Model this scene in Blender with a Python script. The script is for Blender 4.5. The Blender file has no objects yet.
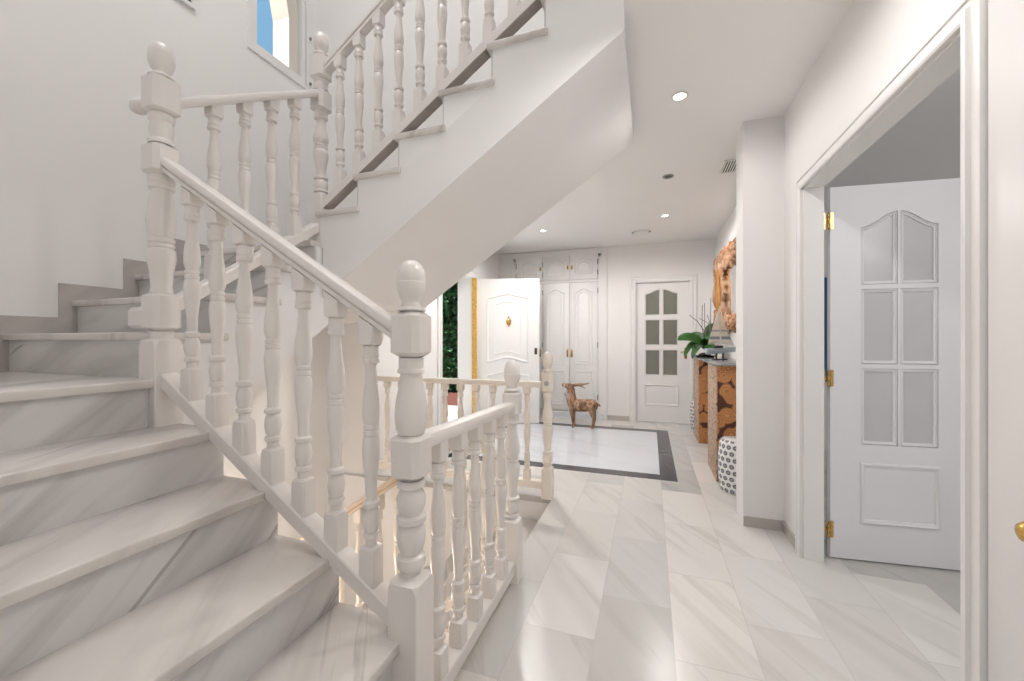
import bpy, bmesh, math, random
from mathutils import Vector, Matrix

S = bpy.context.scene
C = S.collection
PI = math.pi
R = math.radians

# ------------------------------------------------------------------ camera, sky, sun, exposure
cam = bpy.data.cameras.new('camera')
cam.sensor_width = 36.0
cam.lens = 398.0 / 1024.0 * 36.0
cam.clip_start = 0.02
co = bpy.data.objects.new('camera', cam)
C.objects.link(co)
co.location = (0, 0, 1.2)
co.rotation_euler = (R(90), 0, R(19.1))
S.camera = co

S.view_settings.view_transform = 'Standard'
S.view_settings.look = 'None'
S.view_settings.exposure = 0.0
S.view_settings.gamma = 1.0
S.view_settings.use_curve_mapping = False

W = bpy.data.worlds.new('world')
S.world = W
W.use_nodes = True
wn = W.node_tree
wn.nodes.clear()
w_out = wn.nodes.new('ShaderNodeOutputWorld')
w_bg = wn.nodes.new('ShaderNodeBackground')
w_tc = wn.nodes.new('ShaderNodeTexCoord')
w_dot = wn.nodes.new('ShaderNodeVectorMath'); w_dot.operation = 'DOT_PRODUCT'
w_dot.inputs[1].default_value = (-0.62, 0.54, 0.57)
w_rmp = wn.nodes.new('ShaderNodeValToRGB')
w_rmp.color_ramp.elements[0].position = 0.80
w_rmp.color_ramp.elements[0].color = (1.0, 0.99, 0.985, 1)
w_rmp.color_ramp.elements[1].position = 0.93
w_rmp.color_ramp.elements[1].color = (0.46, 1.02, 1.60, 1)
wn.links.new(w_tc.outputs['Generated'], w_dot.inputs[0])
wn.links.new(w_dot.outputs['Value'], w_rmp.inputs['Fac'])
wn.links.new(w_rmp.outputs['Color'], w_bg.inputs['Color'])
w_bg.inputs['Strength'].default_value = 0.46
wn.links.new(w_bg.outputs['Background'], w_out.inputs['Surface'])

sun = bpy.data.lights.new('sun', 'SUN')
sun.energy = 9.5
sun.angle = R(1.0)
sun.color = (1.0, 0.95, 0.88)
so = bpy.data.objects.new('sun', sun)
C.objects.link(so)
so.rotation_euler = Vector((0.36, 0.45, -0.80)).to_track_quat('-Z', 'Y').to_euler()

# unseen fill lights added for the stairwell, side room and lower stairs
def area(name, loc, to, sx, sy, power, col):
    l = bpy.data.lights.new(name, 'AREA')
    l.shape = 'RECTANGLE'; l.size = sx; l.size_y = sy
    l.energy = power; l.color = col
    o = bpy.data.objects.new(name, l)
    C.objects.link(o)
    o.location = loc
    o.rotation_euler = (Vector(to) - Vector(loc)).to_track_quat('-Z', 'Y').to_euler()
    return o
def point(name, loc, power, col, rad=0.08):
    l = bpy.data.lights.new(name, 'POINT')
    l.energy = power; l.color = col; l.shadow_soft_size = rad
    o = bpy.data.objects.new(name, l)
    C.objects.link(o)
    o.location = loc
    return o
area('stairwell_fill', (-1.2, .9, 5.4), (-1.2, .9, 0), 1.6, 1.6, 50, (1, .97, .96))  # added fill light high in the stairwell, no fixture behind it
area('side_room_fill', (2.3, .6, 2.35), (1.2, 2.7, 1.0), .8, .8, 15, (1, .98, .99))  # added fill aimed at the open leaf, out of view
point('lower_stair_fill', (-2.1, 1.45, -0.55), 24, (1.0, 0.85, 0.70), 0.15)  # unseen warm fill added to brighten the lower stair walls

# ------------------------------------------------------------------ materials
def new_mat(name):
    m = bpy.data.materials.new(name)
    m.use_nodes = True
    nt = m.node_tree
    return m, nt, nt.nodes['Principled BSDF']

def N(nt, typ, **kw):
    n = nt.nodes.new(typ)
    for k, v in kw.items():
        if k == 'op': n.operation = v
        else: n.inputs[k].default_value = v
    return n

def ramp(nt, fac, stops):
    r = nt.nodes.new('ShaderNodeValToRGB')
    cr = r.color_ramp
    while len(cr.elements) < len(stops): cr.elements.new(0.5)
    for e, (p, c) in zip(cr.elements, stops):
        e.position = p; e.color = (c[0], c[1], c[2], 1)
    nt.links.new(fac, r.inputs['Fac'])
    return r.outputs['Color']

def plain(name, col, rough=0.5, var=0.03, scale=3.0, metallic=0.0, bump=0.0, coat=0.0):
    m, nt, b = new_mat(name)
    tc = nt.nodes.new('ShaderNodeTexCoord')
    nz = N(nt, 'ShaderNodeTexNoise', Scale=scale, Detail=4.0)
    nt.links.new(tc.outputs['Object'], nz.inputs['Vector'])
    lo = [max(0, c * (1 - var)) for c in col]; hi = [min(1, c * (1 + var)) for c in col]
    nt.links.new(ramp(nt, nz.outputs['Fac'], [(0.3, lo), (0.7, hi)]), b.inputs['Base Color'])
    b.inputs['Roughness'].default_value = rough
    b.inputs['Metallic'].default_value = metallic
    b.inputs['Coat Weight'].default_value = coat
    b.inputs['Coat Roughness'].default_value = 0.12
    if bump:
        bp = N(nt, 'ShaderNodeBump', Strength=bump, Distance=0.01)
        n2 = N(nt, 'ShaderNodeTexNoise', Scale=scale * 30, Detail=3.0)
        nt.links.new(tc.outputs['Object'], n2.inputs['Vector'])
        nt.links.new(n2.outputs['Fac'], bp.inputs['Height'])
        nt.links.new(bp.outputs['Normal'], b.inputs['Normal'])
    return m

def streak_coords(nt, vec, n, along, across):
    """coordinates that vary quickly along n and slowly across it, for veins running diagonally"""
    n = Vector(n).normalized(); t1 = n.orthogonal().normalized(); t2 = n.cross(t1)
    cb = nt.nodes.new('ShaderNodeCombineXYZ')
    for k, (d, f) in enumerate(((n, along), (t1, across), (t2, across))):
        dp = N(nt, 'ShaderNodeVectorMath', op='DOT_PRODUCT'); dp.inputs[1].default_value = d * f
        nt.links.new(vec, dp.inputs[0]); nt.links.new(dp.outputs['Value'], cb.inputs[k])
    return cb.outputs[0]

def streaks(nt, vec, n, along, across, stops, dist=.35):
    nz = N(nt, 'ShaderNodeTexNoise', Scale=1.0, Detail=5.0, Roughness=.55); nz.inputs['Distortion'].default_value = dist
    nt.links.new(streak_coords(nt, vec, n, along, across), nz.inputs['Vector'])
    return ramp(nt, nz.outputs['Fac'], stops)

def mult(nt, a, b_):
    mx = nt.nodes.new('ShaderNodeMix'); mx.data_type = 'RGBA'; mx.blend_type = 'MULTIPLY'; mx.inputs['Factor'].default_value = 1.0
    nt.links.new(a, mx.inputs['A']); nt.links.new(b_, mx.inputs['B'])
    return mx.outputs['Result']

def marble(name, base, vein, rough=0.16, n=(.5, .62, .6), amount=0.55, along=4.2):
    m, nt, b = new_mat(name)
    tc = nt.nodes.new('ShaderNodeTexCoord')
    inf = nt.nodes.new('ShaderNodeObjectInfo')
    cb = nt.nodes.new('ShaderNodeCombineXYZ')
    for k in range(3): nt.links.new(inf.outputs['Random'], cb.inputs[k])
    sc = N(nt, 'ShaderNodeVectorMath', op='SCALE'); sc.inputs['Scale'].default_value = 17.0
    nt.links.new(cb.outputs[0], sc.inputs[0])
    ad = N(nt, 'ShaderNodeVectorMath', op='ADD')
    nt.links.new(tc.outputs['Object'], ad.inputs[0]); nt.links.new(sc.outputs[0], ad.inputs[1])
    v = [1 - amount * (1 - c / max(b0, 1e-3)) for c, b0 in zip(vein, base)]
    h = [1 - .45 * (1 - c) for c in v]
    one = (1, 1, 1)
    if sum(vein) > sum(base): v = h = one
    broad = streaks(nt, ad.outputs[0], n, along, .55, [(.32, v), (.40, h), (.47, one), (.55, one), (.62, h), (.70, v)])
    fine = streaks(nt, ad.outputs[0], n, along * 2.6, .7, [(.50, one), (.60, one), (.635, v), (.66, h), (.72, one)], .5)
    br = nt.nodes.new('ShaderNodeRGB'); br.outputs[0].default_value = (*base, 1)
    col = mult(nt, mult(nt, br.outputs[0], broad), fine)
    if sum(vein) > sum(base):
        nz = N(nt, 'ShaderNodeTexNoise', Scale=9.0, Detail=6.0); nz.inputs['Distortion'].default_value = 1.2
        nt.links.new(ad.outputs[0], nz.inputs['Vector'])
        col = ramp(nt, nz.outputs['Fac'], [(.0, base), (.62, base), (.70, [x * .35 for x in vein]), (.73, base)])
    nt.links.new(col, b.inputs['Base Color'])
    b.inputs['Roughness'].default_value = rough
    return m

M = {}
M['wall'] = plain('wall_paint', (.845, .83, .82), 0.65, .012, 1.5)
M['ceiling'] = plain('ceiling_paint', (.88, .87, .86), 0.7, .01, 1.0)
M['plaster'] = plain('stair_plaster', (.84, .83, .825), 0.65, .012, 1.5)
M['lacquer'] = plain('white_lacquered_wood', (.83, .79, .76), 0.28, .02, 8.0, coat=0.3)
M['lacquer_tan'] = plain('cream_handrail_wood', (.74, .60, .46), 0.32, .05, 8.0, coat=0.3)
M['cream'] = plain('cream_lacquered_wood', (.82, .75, .67), 0.32, .03, 8.0, coat=0.3)
M['joinery'] = plain('white_painted_joinery', (.82, .81, .80), 0.38, .012, 4.0)
M['greydoor'] = plain('satin_white_door_paint', (.79, .785, .80), 0.42, .012, 4.0)
M['brass'] = plain('aged_brass', (.62, .40, .13), 0.25, .2, 40.0, metallic=1.0)
M['iron'] = plain('dark_iron', (.08, .075, .07), 0.4, .2, 20.0, metallic=0.8)
M['steel'] = plain('grey_metal', (.35, .34, .33), 0.35, .1, 20.0, metallic=0.9)
M['tread'] = marble('tread_marble', (.70, .665, .635), (.42, .39, .37), 0.14, (.75, .55, -.3), .55)
M['riser'] = marble('riser_marble', (.70, .685, .675), (.30, .285, .275), 0.2, (.2, .66, -.72), .68, 5.0)
M['skirt'] = marble('skirting_marble', (.50, .47, .44), (.34, .31, .29), 0.3, (.3, .62, -.72), .6)
M['entry'] = marble('white_entry_marble', (.68, .705, .745), (.56, .58, .61), 0.12, (.35, .9, .2), .7, 2.5)  # blue tint of the sky reflection is put into the base colour
M['black'] = marble('black_border_marble', (.055, .055, .062), (.5, .5, .5), 0.22)
M['grey_wall'] = plain('exterior_grey', (.75, .74, .72), 0.8, .03, 2.0)
M['peach'] = plain('peach_render', (.86, .74, .67), 0.8, .04, 2.0)
M['whiteext'] = plain('white_render', (.86, .85, .83), 0.8, .02, 2.0)
M['glasspot'] = None

def tile_floor():
    m, nt, b = new_mat('marble_floor_tiles')
    tc = nt.nodes.new('ShaderNodeTexCoord')
    sp = nt.nodes.new('ShaderNodeSeparateXYZ'); nt.links.new(tc.outputs['Object'], sp.inputs[0])
    ax = N(nt, 'ShaderNodeMath', op='ADD'); ax.inputs[1].default_value = 8.866; nt.links.new(sp.outputs['X'], ax.inputs[0])
    ay = N(nt, 'ShaderNodeMath', op='ADD'); ay.inputs[1].default_value = 10.085; nt.links.new(sp.outputs['Y'], ay.inputs[0])
    cb = nt.nodes.new('ShaderNodeCombineXYZ'); nt.links.new(ay.outputs[0], cb.inputs[0]); nt.links.new(ax.outputs[0], cb.inputs[1])
    bk = nt.nodes.new('ShaderNodeTexBrick')
    bk.offset = 0.5; bk.squash = 1.0
    for k, v in (('Color1', (0, 0, 0, 1)), ('Color2', (1, 1, 1, 1)), ('Mortar', (.5, .5, .5, 1)), ('Scale', 1.0),
                 ('Mortar Size', .0012), ('Mortar Smooth', 0.0), ('Bias', 0.0), ('Brick Width', .6), ('Row Height', .2985)):
        bk.inputs[k].default_value = v
    nt.links.new(cb.outputs[0], bk.inputs['Vector'])
    rb = nt.nodes.new('ShaderNodeSeparateColor'); nt.links.new(bk.outputs['Color'], rb.inputs[0])
    # per-tile tone
    tone = ramp(nt, rb.outputs[0], [(0.0, (.47, .46, .44)), (0.25, (.62, .60, .575)), (0.5, (.71, .69, .665)), (0.72, (.55, .545, .53)), (1.0, (.80, .765, .725))])
    # veins, shifted tile by tile
    sh = N(nt, 'ShaderNodeMath', op='MULTIPLY'); sh.inputs[1].default_value = 13.0; nt.links.new(rb.outputs[0], sh.inputs[0])
    cs = nt.nodes.new('ShaderNodeCombineXYZ')
    for k in range(3): nt.links.new(sh.outputs[0], cs.inputs[k])
    ad = N(nt, 'ShaderNodeVectorMath', op='ADD'); nt.links.new(tc.outputs['Object'], ad.inputs[0]); nt.links.new(cs.outputs[0], ad.inputs[1])
    v1 = streaks(nt, ad.outputs[0], (.8, .55, 0), 4.0, .6, [(.32, (.92, .92, .92)), (.46, (1, 1, 1)), (.58, (1, 1, 1)), (.68, (.91, .905, .90))], .3)
    v2 = streaks(nt, ad.outputs[0], (.8, .55, 0), 9.0, .8, [(.56, (1, 1, 1)), (.625, (.90, .895, .89)), (.69, (1, 1, 1))], .4)
    vein = mult(nt, v1, v2)
    mx = nt.nodes.new('ShaderNodeMix'); mx.data_type = 'RGBA'; mx.blend_type = 'MULTIPLY'; mx.inputs['Factor'].default_value = 1.0
    nt.links.new(tone, mx.inputs['A']); nt.links.new(vein, mx.inputs['B'])
    mo = nt.nodes.new('ShaderNodeMix'); mo.data_type = 'RGBA'
    nt.links.new(bk.outputs['Fac'], mo.inputs['Factor']); nt.links.new(mx.outputs['Result'], mo.inputs['A']); mo.inputs['B'].default_value = (.50, .485, .465, 1)
    nt.links.new(mo.outputs['Result'], b.inputs['Base Color'])
    b.inputs['Roughness'].default_value = 0.24
    return m
M['floor'] = tile_floor()

def wood_slices():
    m, nt, b = new_mat('log_slice_wood')
    tc = nt.nodes.new('ShaderNodeTexCoord')
    vo = nt.nodes.new('ShaderNodeTexVoronoi'); vo.inputs['Scale'].default_value = 8.5; vo.inputs['Randomness'].default_value = 0.8
    nt.links.new(tc.outputs['Object'], vo.inputs['Vector'])
    nz = N(nt, 'ShaderNodeTexNoise', Scale=18.0, Detail=3.0); nt.links.new(tc.outputs['Object'], nz.inputs['Vector'])
    k = N(nt, 'ShaderNodeMath', op='MULTIPLY'); k.inputs[1].default_value = 0.25; nt.links.new(nz.outputs['Fac'], k.inputs[0])
    d = N(nt, 'ShaderNodeMath', op='ADD'); nt.links.new(vo.outputs['Distance'], d.inputs[0]); nt.links.new(k.outputs[0], d.inputs[1])
    f = N(nt, 'ShaderNodeMath', op='MULTIPLY'); f.inputs[1].default_value = 62.0; nt.links.new(d.outputs[0], f.inputs[0])
    s = N(nt, 'ShaderNodeMath', op='SINE'); nt.links.new(f.outputs[0], s.inputs[0])
    ring = ramp(nt, s.outputs[0], [(0.0, (.40, .15, .045)), (1.0, (.68, .33, .12))])
    gap = ramp(nt, d.outputs[0], [(0.0, (1, 1, 1)), (0.68, (1, 1, 1)), (0.75, (.14, .08, .05))])
    mx = nt.nodes.new('ShaderNodeMix'); mx.data_type = 'RGBA'; mx.blend_type = 'MULTIPLY'; mx.inputs['Factor'].default_value = 1.0
    nt.links.new(ring, mx.inputs['A']); nt.links.new(gap, mx.inputs['B'])
    nt.links.new(mx.outputs['Result'], b.inputs['Base Color'])
    b.inputs['Roughness'].default_value = 0.45
    return m
M['slices'] = wood_slices()

def speckled():
    m, nt, b = new_mat('speckled_pale_wood')
    tc = nt.nodes.new('ShaderNodeTexCoord')
    vo = nt.nodes.new('ShaderNodeTexVoronoi'); vo.inputs['Scale'].default_value = 26.0
    nt.links.new(tc.outputs['Object'], vo.inputs['Vector'])
    nt.links.new(ramp(nt, vo.outputs['Distance'], [(0.0, (.10, .06, .04)), (0.30, (.14, .09, .06)), (0.38, (.58, .42, .31)), (1.0, (.46, .27, .15))]), b.inputs['Base Color'])
    b.inputs['Roughness'].default_value = 0.5
    return m
M['speckle'] = speckled()

def driftwood(name, cols, scale):
    m, nt, b = new_mat(name)
    tc = nt.nodes.new('ShaderNodeTexCoord')
    mp = nt.nodes.new('ShaderNodeMapping'); mp.inputs['Scale'].default_value = (1, 1, .35)
    nt.links.new(tc.outputs['Object'], mp.inputs['Vector'])
    nz = N(nt, 'ShaderNodeTexNoise', Scale=scale, Detail=6.0); nz.inputs['Distortion'].default_value = 1.0
    nt.links.new(mp.outputs[0], nz.inputs['Vector'])
    nt.links.new(ramp(nt, nz.outputs['Fac'], [(0.28, cols[0]), (0.42, cols[1]), (0.55, cols[2]), (0.72, cols[3])]), b.inputs['Base Color'])
    b.inputs['Roughness'].default_value = 0.6
    bp = N(nt, 'ShaderNodeBump', Strength=0.5, Distance=0.01)
    nt.links.new(nz.outputs['Fac'], bp.inputs['Height']); nt.links.new(bp.outputs['Normal'], b.inputs['Normal'])
    return m
M['drift'] = driftwood('carved_driftwood', [(.10, .05, .025), (.40, .18, .07), (.54, .33, .21), (.66, .50, .39)], 9.0)
M['straw'] = driftwood('bound_twig_wood', [(.03, .015, .01), (.19, .10, .05), (.36, .21, .12), (.58, .43, .31)], 26.0)

def glass(name, col, rough, trans, mixgrey):
    m, nt, b = new_mat(name)
    b.inputs['Base Color'].default_value = (*col, 1)
    b.inputs['Roughness'].default_value = rough
    b.inputs['Transmission Weight'].default_value = trans
    b.inputs['IOR'].default_value = 1.45
    nz = N(nt, 'ShaderNodeTexNoise', Scale=6.0)
    tc = nt.nodes.new('ShaderNodeTexCoord'); nt.links.new(tc.outputs['Object'], nz.inputs['Vector'])
    nt.links.new(ramp(nt, nz.outputs['Fac'], [(0.2, [c * (1 - mixgrey) for c in col]), (0.8, col)]), b.inputs['Base Color'])
    return m
M['frost'] = glass('frosted_door_glass', (.25, .245, .21), 0.12, 0.15, 0.12)
M['bevelglass'] = glass('bevelled_door_glass', (.74, .74, .75), 0.22, 0.25, 0.06)
M['clear'] = glass('clear_glass', (.95, .97, .97), 0.02, 1.0, 0.0)
M['tabletop'] = glass('grey_glass_top', (.45, .46, .46), 0.08, 0.4, 0.05)
M['mirror'] = plain('mirror_silver', (.92, .92, .92), 0.03, .0, 1.0, metallic=1.0)

# ------------------------------------------------------------------ mesh helpers
def box(bm, a, b):
    x0, y0, z0 = a; x1, y1, z1 = b
    v = [bm.verts.new(p) for p in ((x0, y0, z0), (x1, y0, z0), (x1, y1, z0), (x0, y1, z0), (x0, y0, z1), (x1, y0, z1), (x1, y1, z1), (x0, y1, z1))]
    fs = []
    for f in ((0, 3, 2, 1), (4, 5, 6, 7), (0, 1, 5, 4), (1, 2, 6, 5), (2, 3, 7, 6), (3, 0, 4, 7)):
        fs.append(bm.faces.new([v[i] for i in f]))
    return v, fs

def bbox_bevel(bm, a, b, w, seg=2):
    t = bmesh.new(); box(t, a, b)
    bmesh.ops.bevel(t, geom=list(t.edges), offset=w, segments=seg, affect='EDGES', profile=0.5)
    merge(bm, t)

def merge(bm, t, mat=None):
    if mat is not None: bmesh.ops.transform(t, matrix=mat, verts=t.verts)
    me = bpy.data.meshes.new('tmp'); t.to_mesh(me); t.free()
    bm.from_mesh(me); bpy.data.meshes.remove(me)

def lathe(bm, prof, cx=0, cy=0, seg=20, caps=True):
    rings = []
    for r, z in prof:
        if r < 1e-5: rings.append([bm.verts.new((cx, cy, z))])
        else: rings.append([bm.verts.new((cx + r * math.cos(2 * PI * k / seg), cy + r * math.sin(2 * PI * k / seg), z)) for k in range(seg)])
    for a, b in zip(rings, rings[1:]):
        for k in range(seg):
            k2 = (k + 1) % seg
            if len(a) == 1 and len(b) == 1: continue
            if len(a) == 1: f = bm.faces.new((a[0], b[k2], b[k]))
            elif len(b) == 1: f = bm.faces.new((a[k], a[k2], b[0]))
            else: f = bm.faces.new((a[k], a[k2], b[k2], b[k]))
            f.smooth = True
    if caps:
        if len(rings[0]) > 1: bm.faces.new(list(reversed(rings[0])))
        if len(rings[-1]) > 1: bm.faces.new(rings[-1])

def prism(bm, poly, d0, d1, axis):
    """poly: list of 2-D points; axis 'y': poly in XZ extruded along Y; 'x': poly in YZ along X; 'z': poly in XY along Z"""
    def P(p, d):
        if axis == 'y': return (p[0], d, p[1])
        if axis == 'x': return (d, p[0], p[1])
        return (p[0], p[1], d)
    a = [bm.verts.new(P(p, d0)) for p in poly]; b = [bm.verts.new(P(p, d1)) for p in poly]
    n = len(poly)
    f1 = bm.faces.new(a); f2 = bm.faces.new(list(reversed(b)))
    for i in range(n):
        j = (i + 1) % n
        bm.faces.new((a[j], a[i], b[i], b[j]))
    f1.normal_update(); f2.normal_update()
    bmesh.ops.triangulate(bm, faces=[f1, f2], ngon_method='EAR_CLIP')

def tube(bm, pts, rads, seg=8):
    pts = [Vector(p) for p in pts]
    rings = []
    for i, p in enumerate(pts):
        if i == 0: t = pts[1] - p
        elif i == len(pts) - 1: t = p - pts[i - 1]
        else: t = pts[i + 1] - pts[i - 1]
        t.normalize()
        up = Vector((0, 0, 1)) if abs(t.z) < 0.9 else Vector((1, 0, 0))
        s = t.cross(up).normalized(); u = s.cross(t)
        r = rads[i] if isinstance(rads, (list, tuple)) else rads
        rings.append([bm.verts.new(p + s * (r * math.cos(2 * PI * k / seg)) + u * (r * math.sin(2 * PI * k / seg))) for k in range(seg)])
    for a, b in zip(rings, rings[1:]):
        for k in range(seg):
            f = bm.faces.new((a[k], a[(k + 1) % seg], b[(k + 1) % seg], b[k])); f.smooth = True
    bm.faces.new(list(reversed(rings[0]))); bm.faces.new(rings[-1])

def obj(name, bm, mat, parent=None, smooth_angle=None):
    bmesh.ops.recalc_face_normals(bm, faces=bm.faces)
    me = bpy.data.meshes.new(name)
    bm.to_mesh(me); bm.free()
    me.set_sharp_from_angle(angle=R(38))
    me.materials.append(mat)
    o = bpy.data.objects.new(name, me)
    C.objects.link(o)
    if parent: o.parent = parent
    return o

def lab(o, label, cat, group=None):
    o['label'] = label; o['category'] = cat
    if group: o['group'] = group
    return o

def thing(name, label, cat, loc=(0, 0, 0), rz=0, group=None):
    o = bpy.data.objects.new(name, None)
    o.empty_display_size = 0.1
    C.objects.link(o)
    o.location = loc; o.rotation_euler = (0, 0, rz)
    return lab(o, label, cat, group)

def struct(name, bm, mat, parent=None):
    o = obj(name, bm, mat, parent)
    if not parent: o['kind'] = 'structure'
    return o

def B(): return bmesh.new()

def boxes(*bs):
    bm = B()
    for a, b in bs: box(bm, a, b)
    return bm

def copy_tree(o, parent=None):
    c = o.copy(); C.objects.link(c); c.parent = parent
    for ch in list(o.children): copy_tree(ch, c)
    return c

# ------------------------------------------------------------------ the setting
XL, XH, XR, XA, YF, YB = -2.85, -2.37, 0.80, 0.86, 6.17, 2.80
CZ = 2.62
RISE, GO = 0.176, 0.2645

# floor: hall, passage and entrance around the stair well
struct('floor', boxes(((-0.70, -3.2, -.2), (4.2, 2.96, 0)), ((XH, 2.96, -.2), (XA, YF + .06, 0)), ((XA, 2.96, -.2), (4.2, 5.4, 0)), ((XL, -3.2, -.2), (-0.70, 1.0, 0))), M['floor'])
# entrance inlay: white slab field inside a black border
bo = (-2.0, 3.653, .225, 5.67); bw = .14
struct('trim_1', boxes(((bo[0], bo[1], -.005), (bo[2], bo[1] + bw, .0015)), ((bo[0], bo[3] - bw, -.005), (bo[2], bo[3], .0015)),
                       ((bo[0], bo[1] + bw, -.005), (bo[0] + bw, bo[3] - bw, .0015)), ((bo[2] - bw, bo[1] + bw, -.005), (bo[2], bo[3] - bw, .0015))), M['black'])
struct('trim_2', boxes(((bo[0] + bw, bo[1] + bw, -.005), (bo[2] - bw, bo[3] - bw, .0012))), M['entry'])
# marble lip of the stair opening
struct('trim_3', boxes(((-2.37, 2.93, -.032), (-.70, 2.975, .002))), M['skirt'])

# left stair wall with the arched window
wy0, wy1, wz0, wzs = 2.19, 2.71, 3.42, 4.08
bm = B()
T = 0.07
box(bm, (XL - T, -3.2, -2.6), (XL, wy0, 5.6))
box(bm, (XL - T, wy1, -2.6), (XL, 3.0, 5.6))
box(bm, (XL - T, wy0, -2.6), (XL, wy1, wz0))
ncol = 16
wr = (wy1 - wy0) / 2; wc = (wy0 + wy1) / 2
def warch(y, r=wr): return wzs + math.sqrt(max(0, r * r - (y - wc) ** 2))
for k in range(ncol):
    a = wy0 + (wy1 - wy0) * k / ncol; b = wy0 + (wy1 - wy0) * (k + 1) / ncol
    prism(bm, [(a, warch(a)), (b, warch(b)), (b, 5.6), (a, 5.6)], XL - T, XL, 'x')
struct('wall_left', bm, M['wall'])
# window
def arch_loop(y0, y1, z0, zs, n=16):
    c = (y0 + y1) / 2; r = (y1 - y0) / 2
    return [(y0, z0), (y1, z0)] + [(c + r * math.cos(PI * k / n), zs + r * math.sin(PI * k / n)) for k in range(n + 1)]
def ring_prism(bm, o, i, d0, d1):
    n = len(o)
    vo0 = [bm.verts.new((d0, *p)) for p in o]; vi0 = [bm.verts.new((d0, *p)) for p in i]
    vo1 = [bm.verts.new((d1, *p)) for p in o]; vi1 = [bm.verts.new((d1, *p)) for p in i]
    for k in range(n):
        j = (k + 1) % n
        bm.faces.new((vo0[k], vo0[j], vi0[j], vi0[k])); bm.faces.new((vo1[k], vi1[k], vi1[j], vo1[j]))
        bm.faces.new((vo0[k], vo1[k], vo1[j], vo0[j])); bm.faces.new((vi0[k], vi0[j], vi1[j], vi1[k]))
win = bpy.data.objects.new('window_1', None); C.objects.link(win); win['kind'] = 'structure'
win.location = (XL, wc, wz0)
def rel(bm, o):
    bmesh.ops.translate(bm, verts=bm.verts, vec=-Vector(o.location)); return bm
bm = B(); ring_prism(bm, arch_loop(wy0 - .022, wy1 + .022, wz0 - .022, wzs), arch_loop(wy0 + .004, wy1 - .004, wz0 + .004, wzs), XL, XL + .012)
obj('window_surround', rel(bm, win), M['joinery'], win)
bm = B(); ring_prism(bm, arch_loop(wy0 + .009, wy1 - .009, wz0 + .009, wzs), arch_loop(wy0 + .055, wy1 - .045, wz0 + .06, wzs), XL - .055, XL + .002)
obj('window_frame', rel(bm, win), M['joinery'], win)
bm = B(); lp = arch_loop(wy0 + .05, wy1 - .04, wz0 + .055, wzs)
prism(bm, lp, XL - .032, XL - .026, 'x')
obj('window_pane', rel(bm, win), M['clear'], win)
for z in (wz0 + .04, wz0 + .44):
    bm = B(); box(bm, (XL, wy1 + .03, z), (XL + .02, wy1 + .042, z + .02)); obj('hinge', rel(bm, win), M['steel'], win)

# wall above the upper flight, hall and entrance walls
bm = B()
prism(bm, [(XL - T, 1.30), (-1.757, 1.449), (-.105, 2.544), (-.105, 2.83), (1.5, 2.83), (1.5, 5.6), (XL - T, 5.6)], YB, YB + .03, 'y')
struct('wall_back', bm, M['wall'])
dy0, dy1, dz1 = 4.24, 5.27, 2.10
struct('wall_entrance', boxes(((XH - .3, 2.99, -.2), (XH, dy0, CZ)), ((XH - .3, dy1, -.2), (XH, YF + .3, CZ)), ((XH - .3, dy0, dz1), (XH, dy1, CZ)), ((XL - .1, 2.99, -2.6), (XH - .3, 3.2, CZ))), M['wall'])
# far wall, with the openings for the wardrobe and the glazed door
wx0, wx1, wtop = -2.17, -.64, 2.585
fd0, fd1, fdz = -.19, .54, 2.045
struct('wall_far', boxes(((XH, YF, 0), (wx0, YF + .12, CZ)), ((wx1, YF, 0), (fd0 - .02, YF + .12, CZ)), ((fd1 + .02, YF, 0), (XA + .06, YF + .12, CZ)),
                         ((wx0, YF, wtop), (wx1, YF + .12, CZ)), ((fd0 - .02, YF, fdz + .02), (fd1 + .02, YF + .12, CZ))), M['wall'])
# right wall: door opening, pier and the recess wall
od0, od1, odz = 1.395, 2.60, 2.045
TW = .09
struct('wall_right', boxes(((XR, -3.2, 0), (XR + TW, .50, CZ)), ((XR, 1.318, 0), (XR + TW, od0, CZ)), ((XR, .50, 2.1), (XR + TW, 1.318, CZ)),
                           ((XR, od0, odz), (XR + TW, od1, CZ)), ((XR, od1, 0), (XR + TW, 2.93, CZ))), M['wall'])
struct('wall_sun_block', boxes(((XL - .08, -3.3, 2.9), (4.2, -3.2, 5.6))), M['wall'])  # unseen upper wall added to stop sun entering the open back
struct('wall_pier', boxes(((.572, 2.93, 0), (XA + .06, 3.15, CZ))), M['wall'])
struct('wall_recess', boxes(((XA, 3.15, 0), (XA + .06, YF, CZ))), M['wall'])
# side room
struct('wall_room_far', boxes(((XA + .06, 5.2, 0), (4.2, 5.32, CZ))), M['wall'])
# ceiling slab around the stair void, roof above it
struct('ceiling', boxes(((-.105, -1.8, CZ), (4.2, YB + .03, 2.83)), ((XH - .3, YB + .03, CZ), (4.2, YF + .4, 2.80))), M['ceiling'])
struct('ceiling_roof', boxes(((XL - .5, -3.3, 5.6), (4.2, 3.1, 5.75))), M['ceiling'])
# walls of the well below the floor
struct('wall_well', boxes(((XL - .07, 2.95, -2.6), (-.70, 3.05, -.0325)), ((-.70, 1.0, -2.6), (-.60, 3.05, -.2)), ((XL, .93, -2.6), (-.70, 1.0, -.2))), M['wall'])
struct('floor_below', boxes(((XL - .07, .9, -2.75), (-.6, 3.05, -2.6))), M['floor'])

# marble skirting of the hall
def skirt(name, *bs): return struct(name, boxes(*bs), M['skirt'])
skirt('baseboard_pier', ((.572, 2.92, 0), (XR, 2.93, .065)))
skirt('baseboard_right', ((XR - .012, 2.685, 0), (XR, 2.92, .065)))
skirt('baseboard_far', ((wx1, YF - .012, 0), (fd0 - .10, YF, .07)), ((fd1 + .10, YF - .012, 0), (XA, YF, .07)))
skirt('baseboard_recess', ((XA - .012, 3.15, 0), (XA, YF - .012, .07)))

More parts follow.
